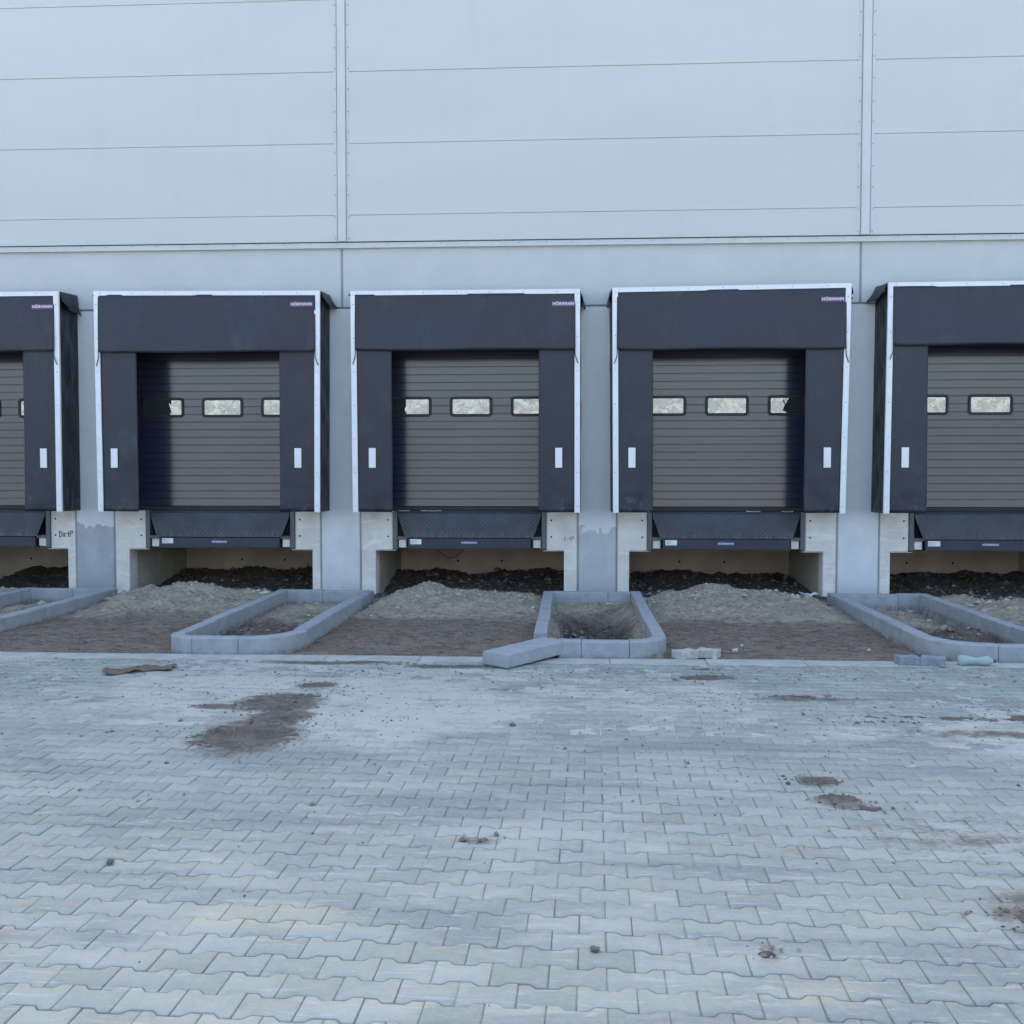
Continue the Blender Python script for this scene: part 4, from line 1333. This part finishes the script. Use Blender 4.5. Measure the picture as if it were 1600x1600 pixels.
def spill(blobs, seed, h=0.03, res=0.012):
    xs_ = [b[0] for b in blobs]; ys_ = [b[1] for b in blobs]
    m = max(max(b[2], b[3]) for b in blobs) * 1.5
    X, Y = np.meshgrid(np.arange(min(xs_) - m, max(xs_) + m, res), np.arange(min(ys_) - m, max(ys_) + m, res))
    F = np.full(X.shape, -9.0); HH = np.zeros(X.shape)
    for bx, by, sx, sy, hh in blobs:
        f = 1 - ((X - bx) / sx) ** 2 - ((Y - by) / sy) ** 2
        HH = np.where(f > F, hh, HH); F = np.maximum(F, f)
    ed = np.clip(1.1 + F, 0, 1)
    F = F * 0.7 + (0.75 * fbm(seed, X, Y * 1.5, 4.0, 5, 0.6) + 0.45 * fbm(seed + 3, X, Y * 2, 13.0, 4, 0.7) - 0.02) * ed
    F = F - 0.30
    Z = np.where(F > -0.05, F * h * 0.7 * HH - 0.001 + 0.010 * fbm(seed + 1, X, Y, 14, 3, 0.65), -0.03)
    Z = np.clip(Z, -0.02, 0.05); Z = np.minimum(Z, 0.012 + 0.5 * (Z - 0.012))
    Y2 = np.minimum(Y, -5.172) if max(ys_) > -6 else Y
    o = grid_obj("spilled_soil", X, Y2, Z, M['spill'], keep=(Z > -0.004))
    return tag(o, kind='stuff')
SP = [
    [(-2.84, -8.48, .38, .52, 0.8), (-2.68, -7.93, .24, .17, 1.6)],
    [(-2.88, -7.38, .40, .36, 0.7), (-3.35, -7.55, .3, .07, .5)],
    [(-2.75, -6.66, .2, .12, 0.8)],
    [(0.93, -6.12, .30, .16, 1.0)], [(0.98, -5.72, .22, .07, .7)],
    [(1.15, -9.32, .16, .10, 1.0)], [(1.18, -9.68, .16, .09, .7), (1.38, -9.85, .14, .06, .6)],
    [(-3.0, -5.55, .55, .06, .8), (-2.6, -5.52, .3, .07, .8)],
    [(-1.6, -5.72, .50, .08, .9), (-2.1, -5.62, .25, .04, .7)],
    [(1.56, -11.25, .16, .13, .9)], [(-0.89, -10.5, .10, .05, .7)], [(0.39, -11.67, .06, .05, .7)],
    [(1.9, -7.8, .3, .06, .6), (1.6, -6.9, .4, .05, .6)], [(2.9, -7.6, 1.0, .10, .4)],
]
for k, b in enumerate(SP):
    spill(b, 300 + 7 * k, h=0.032 if k < 2 else 0.026)

def crumbs(name, pts, mat, seed):
    rs = np.random.RandomState(seed)
    base = np.array([(1, 0, 0), (-1, 0, 0), (0, 1, 0), (0, -1, 0), (0, 0, 1), (0, 0, -1)], float)
    tri = [(0, 2, 4), (2, 1, 4), (1, 3, 4), (3, 0, 4), (2, 0, 5), (1, 2, 5), (3, 1, 5), (0, 3, 5)]
    V, F = [], []
    for i, (x, y, z, r) in enumerate(pts):
        a = rs.rand() * 6.28; c, s = math.cos(a), math.sin(a)
        b = base * (rs.uniform(0.6, 1.3, (6, 1))) * r * np.array([1.15, 0.9, 0.6])
        V.append(np.stack([x + b[:, 0] * c - b[:, 1] * s, y + b[:, 0] * s + b[:, 1] * c, z + b[:, 2]], -1))
        F += [tuple(6 * i + k for k in t) for t in tri]
    me = bpy.data.meshes.new(name)
    me.from_pydata(np.concatenate(V).tolist(), [], F)
    me.materials.append(mat)
    o = bpy.data.objects.new(name, me); COL.objects.link(o)
    return tag(o, kind='stuff')
rs = np.random.RandomState(77)
pts = []
# scattered over the paving, thick near the edging, sparse near the camera
vn = VN(500)
while len(pts) < 8500:
    x = rs.uniform(-8.5, 7.0); y = -5.5 - abs(rs.normal(0, 1.9))
    if y < -14: continue
    dens = 0.25 + 1.6 * max(0, float(vn(np.array(x * 1.1), np.array(y * 2.0))))
    if rs.rand() > dens: continue
    pts.append((x, y, 0.003, min(0.022, 0.0030 * math.exp(abs(rs.normal(0, 0.65))))))
for b in SP:
    for bx, by, sx, sy, hh in b:
        for k in range(int(260 * math.sqrt(sx * sy))):
            pts.append((bx + rs.normal(0, sx * 0.75), min(-5.5, by + rs.normal(0, sy * 0.8)), 0.006, min(0.03, 0.0042 * math.exp(abs(rs.normal(0, 0.7))))))
crumbs("soil_crumbs", pts, M['crumb'], 1)
# clods in the soil
pts1, pts2, pts3 = [], [], []
N = 14000
cx_ = rs.uniform(-9.5, 8.0, N); cy_ = rs.uniform(-5.1, 2.3, N)
ch_, cs_, cp_ = soil_height(cx_[None], cy_[None])
for k in range(N):
    x, y = cx_[k], cy_[k]
    if y > 0.05 and min(abs(x - d) for d in DOCK) > 1.46: continue
    if any(abs(abs(x - c) - (IH - KT / 2)) < 0.12 for c in ISL) and y < -0.5: continue
    r = min(0.055, 0.006 * math.exp(abs(rs.normal(0, 0.75))))
    h = ch_[0, k]
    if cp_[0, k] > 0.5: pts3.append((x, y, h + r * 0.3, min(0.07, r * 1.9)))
    elif cs_[0, k] > 0.5: pts2.append((x, y, h + r * 0.2, r * (1.5 if y > -1.4 else 0.9)))
    else: pts1.append((x, y, h + r * 0.1, r * 0.8))
crumbs("earth_clods", pts1, M['crumb'], 2)
crumbs("sand_clods", pts2, M['sand_grain'], 3)
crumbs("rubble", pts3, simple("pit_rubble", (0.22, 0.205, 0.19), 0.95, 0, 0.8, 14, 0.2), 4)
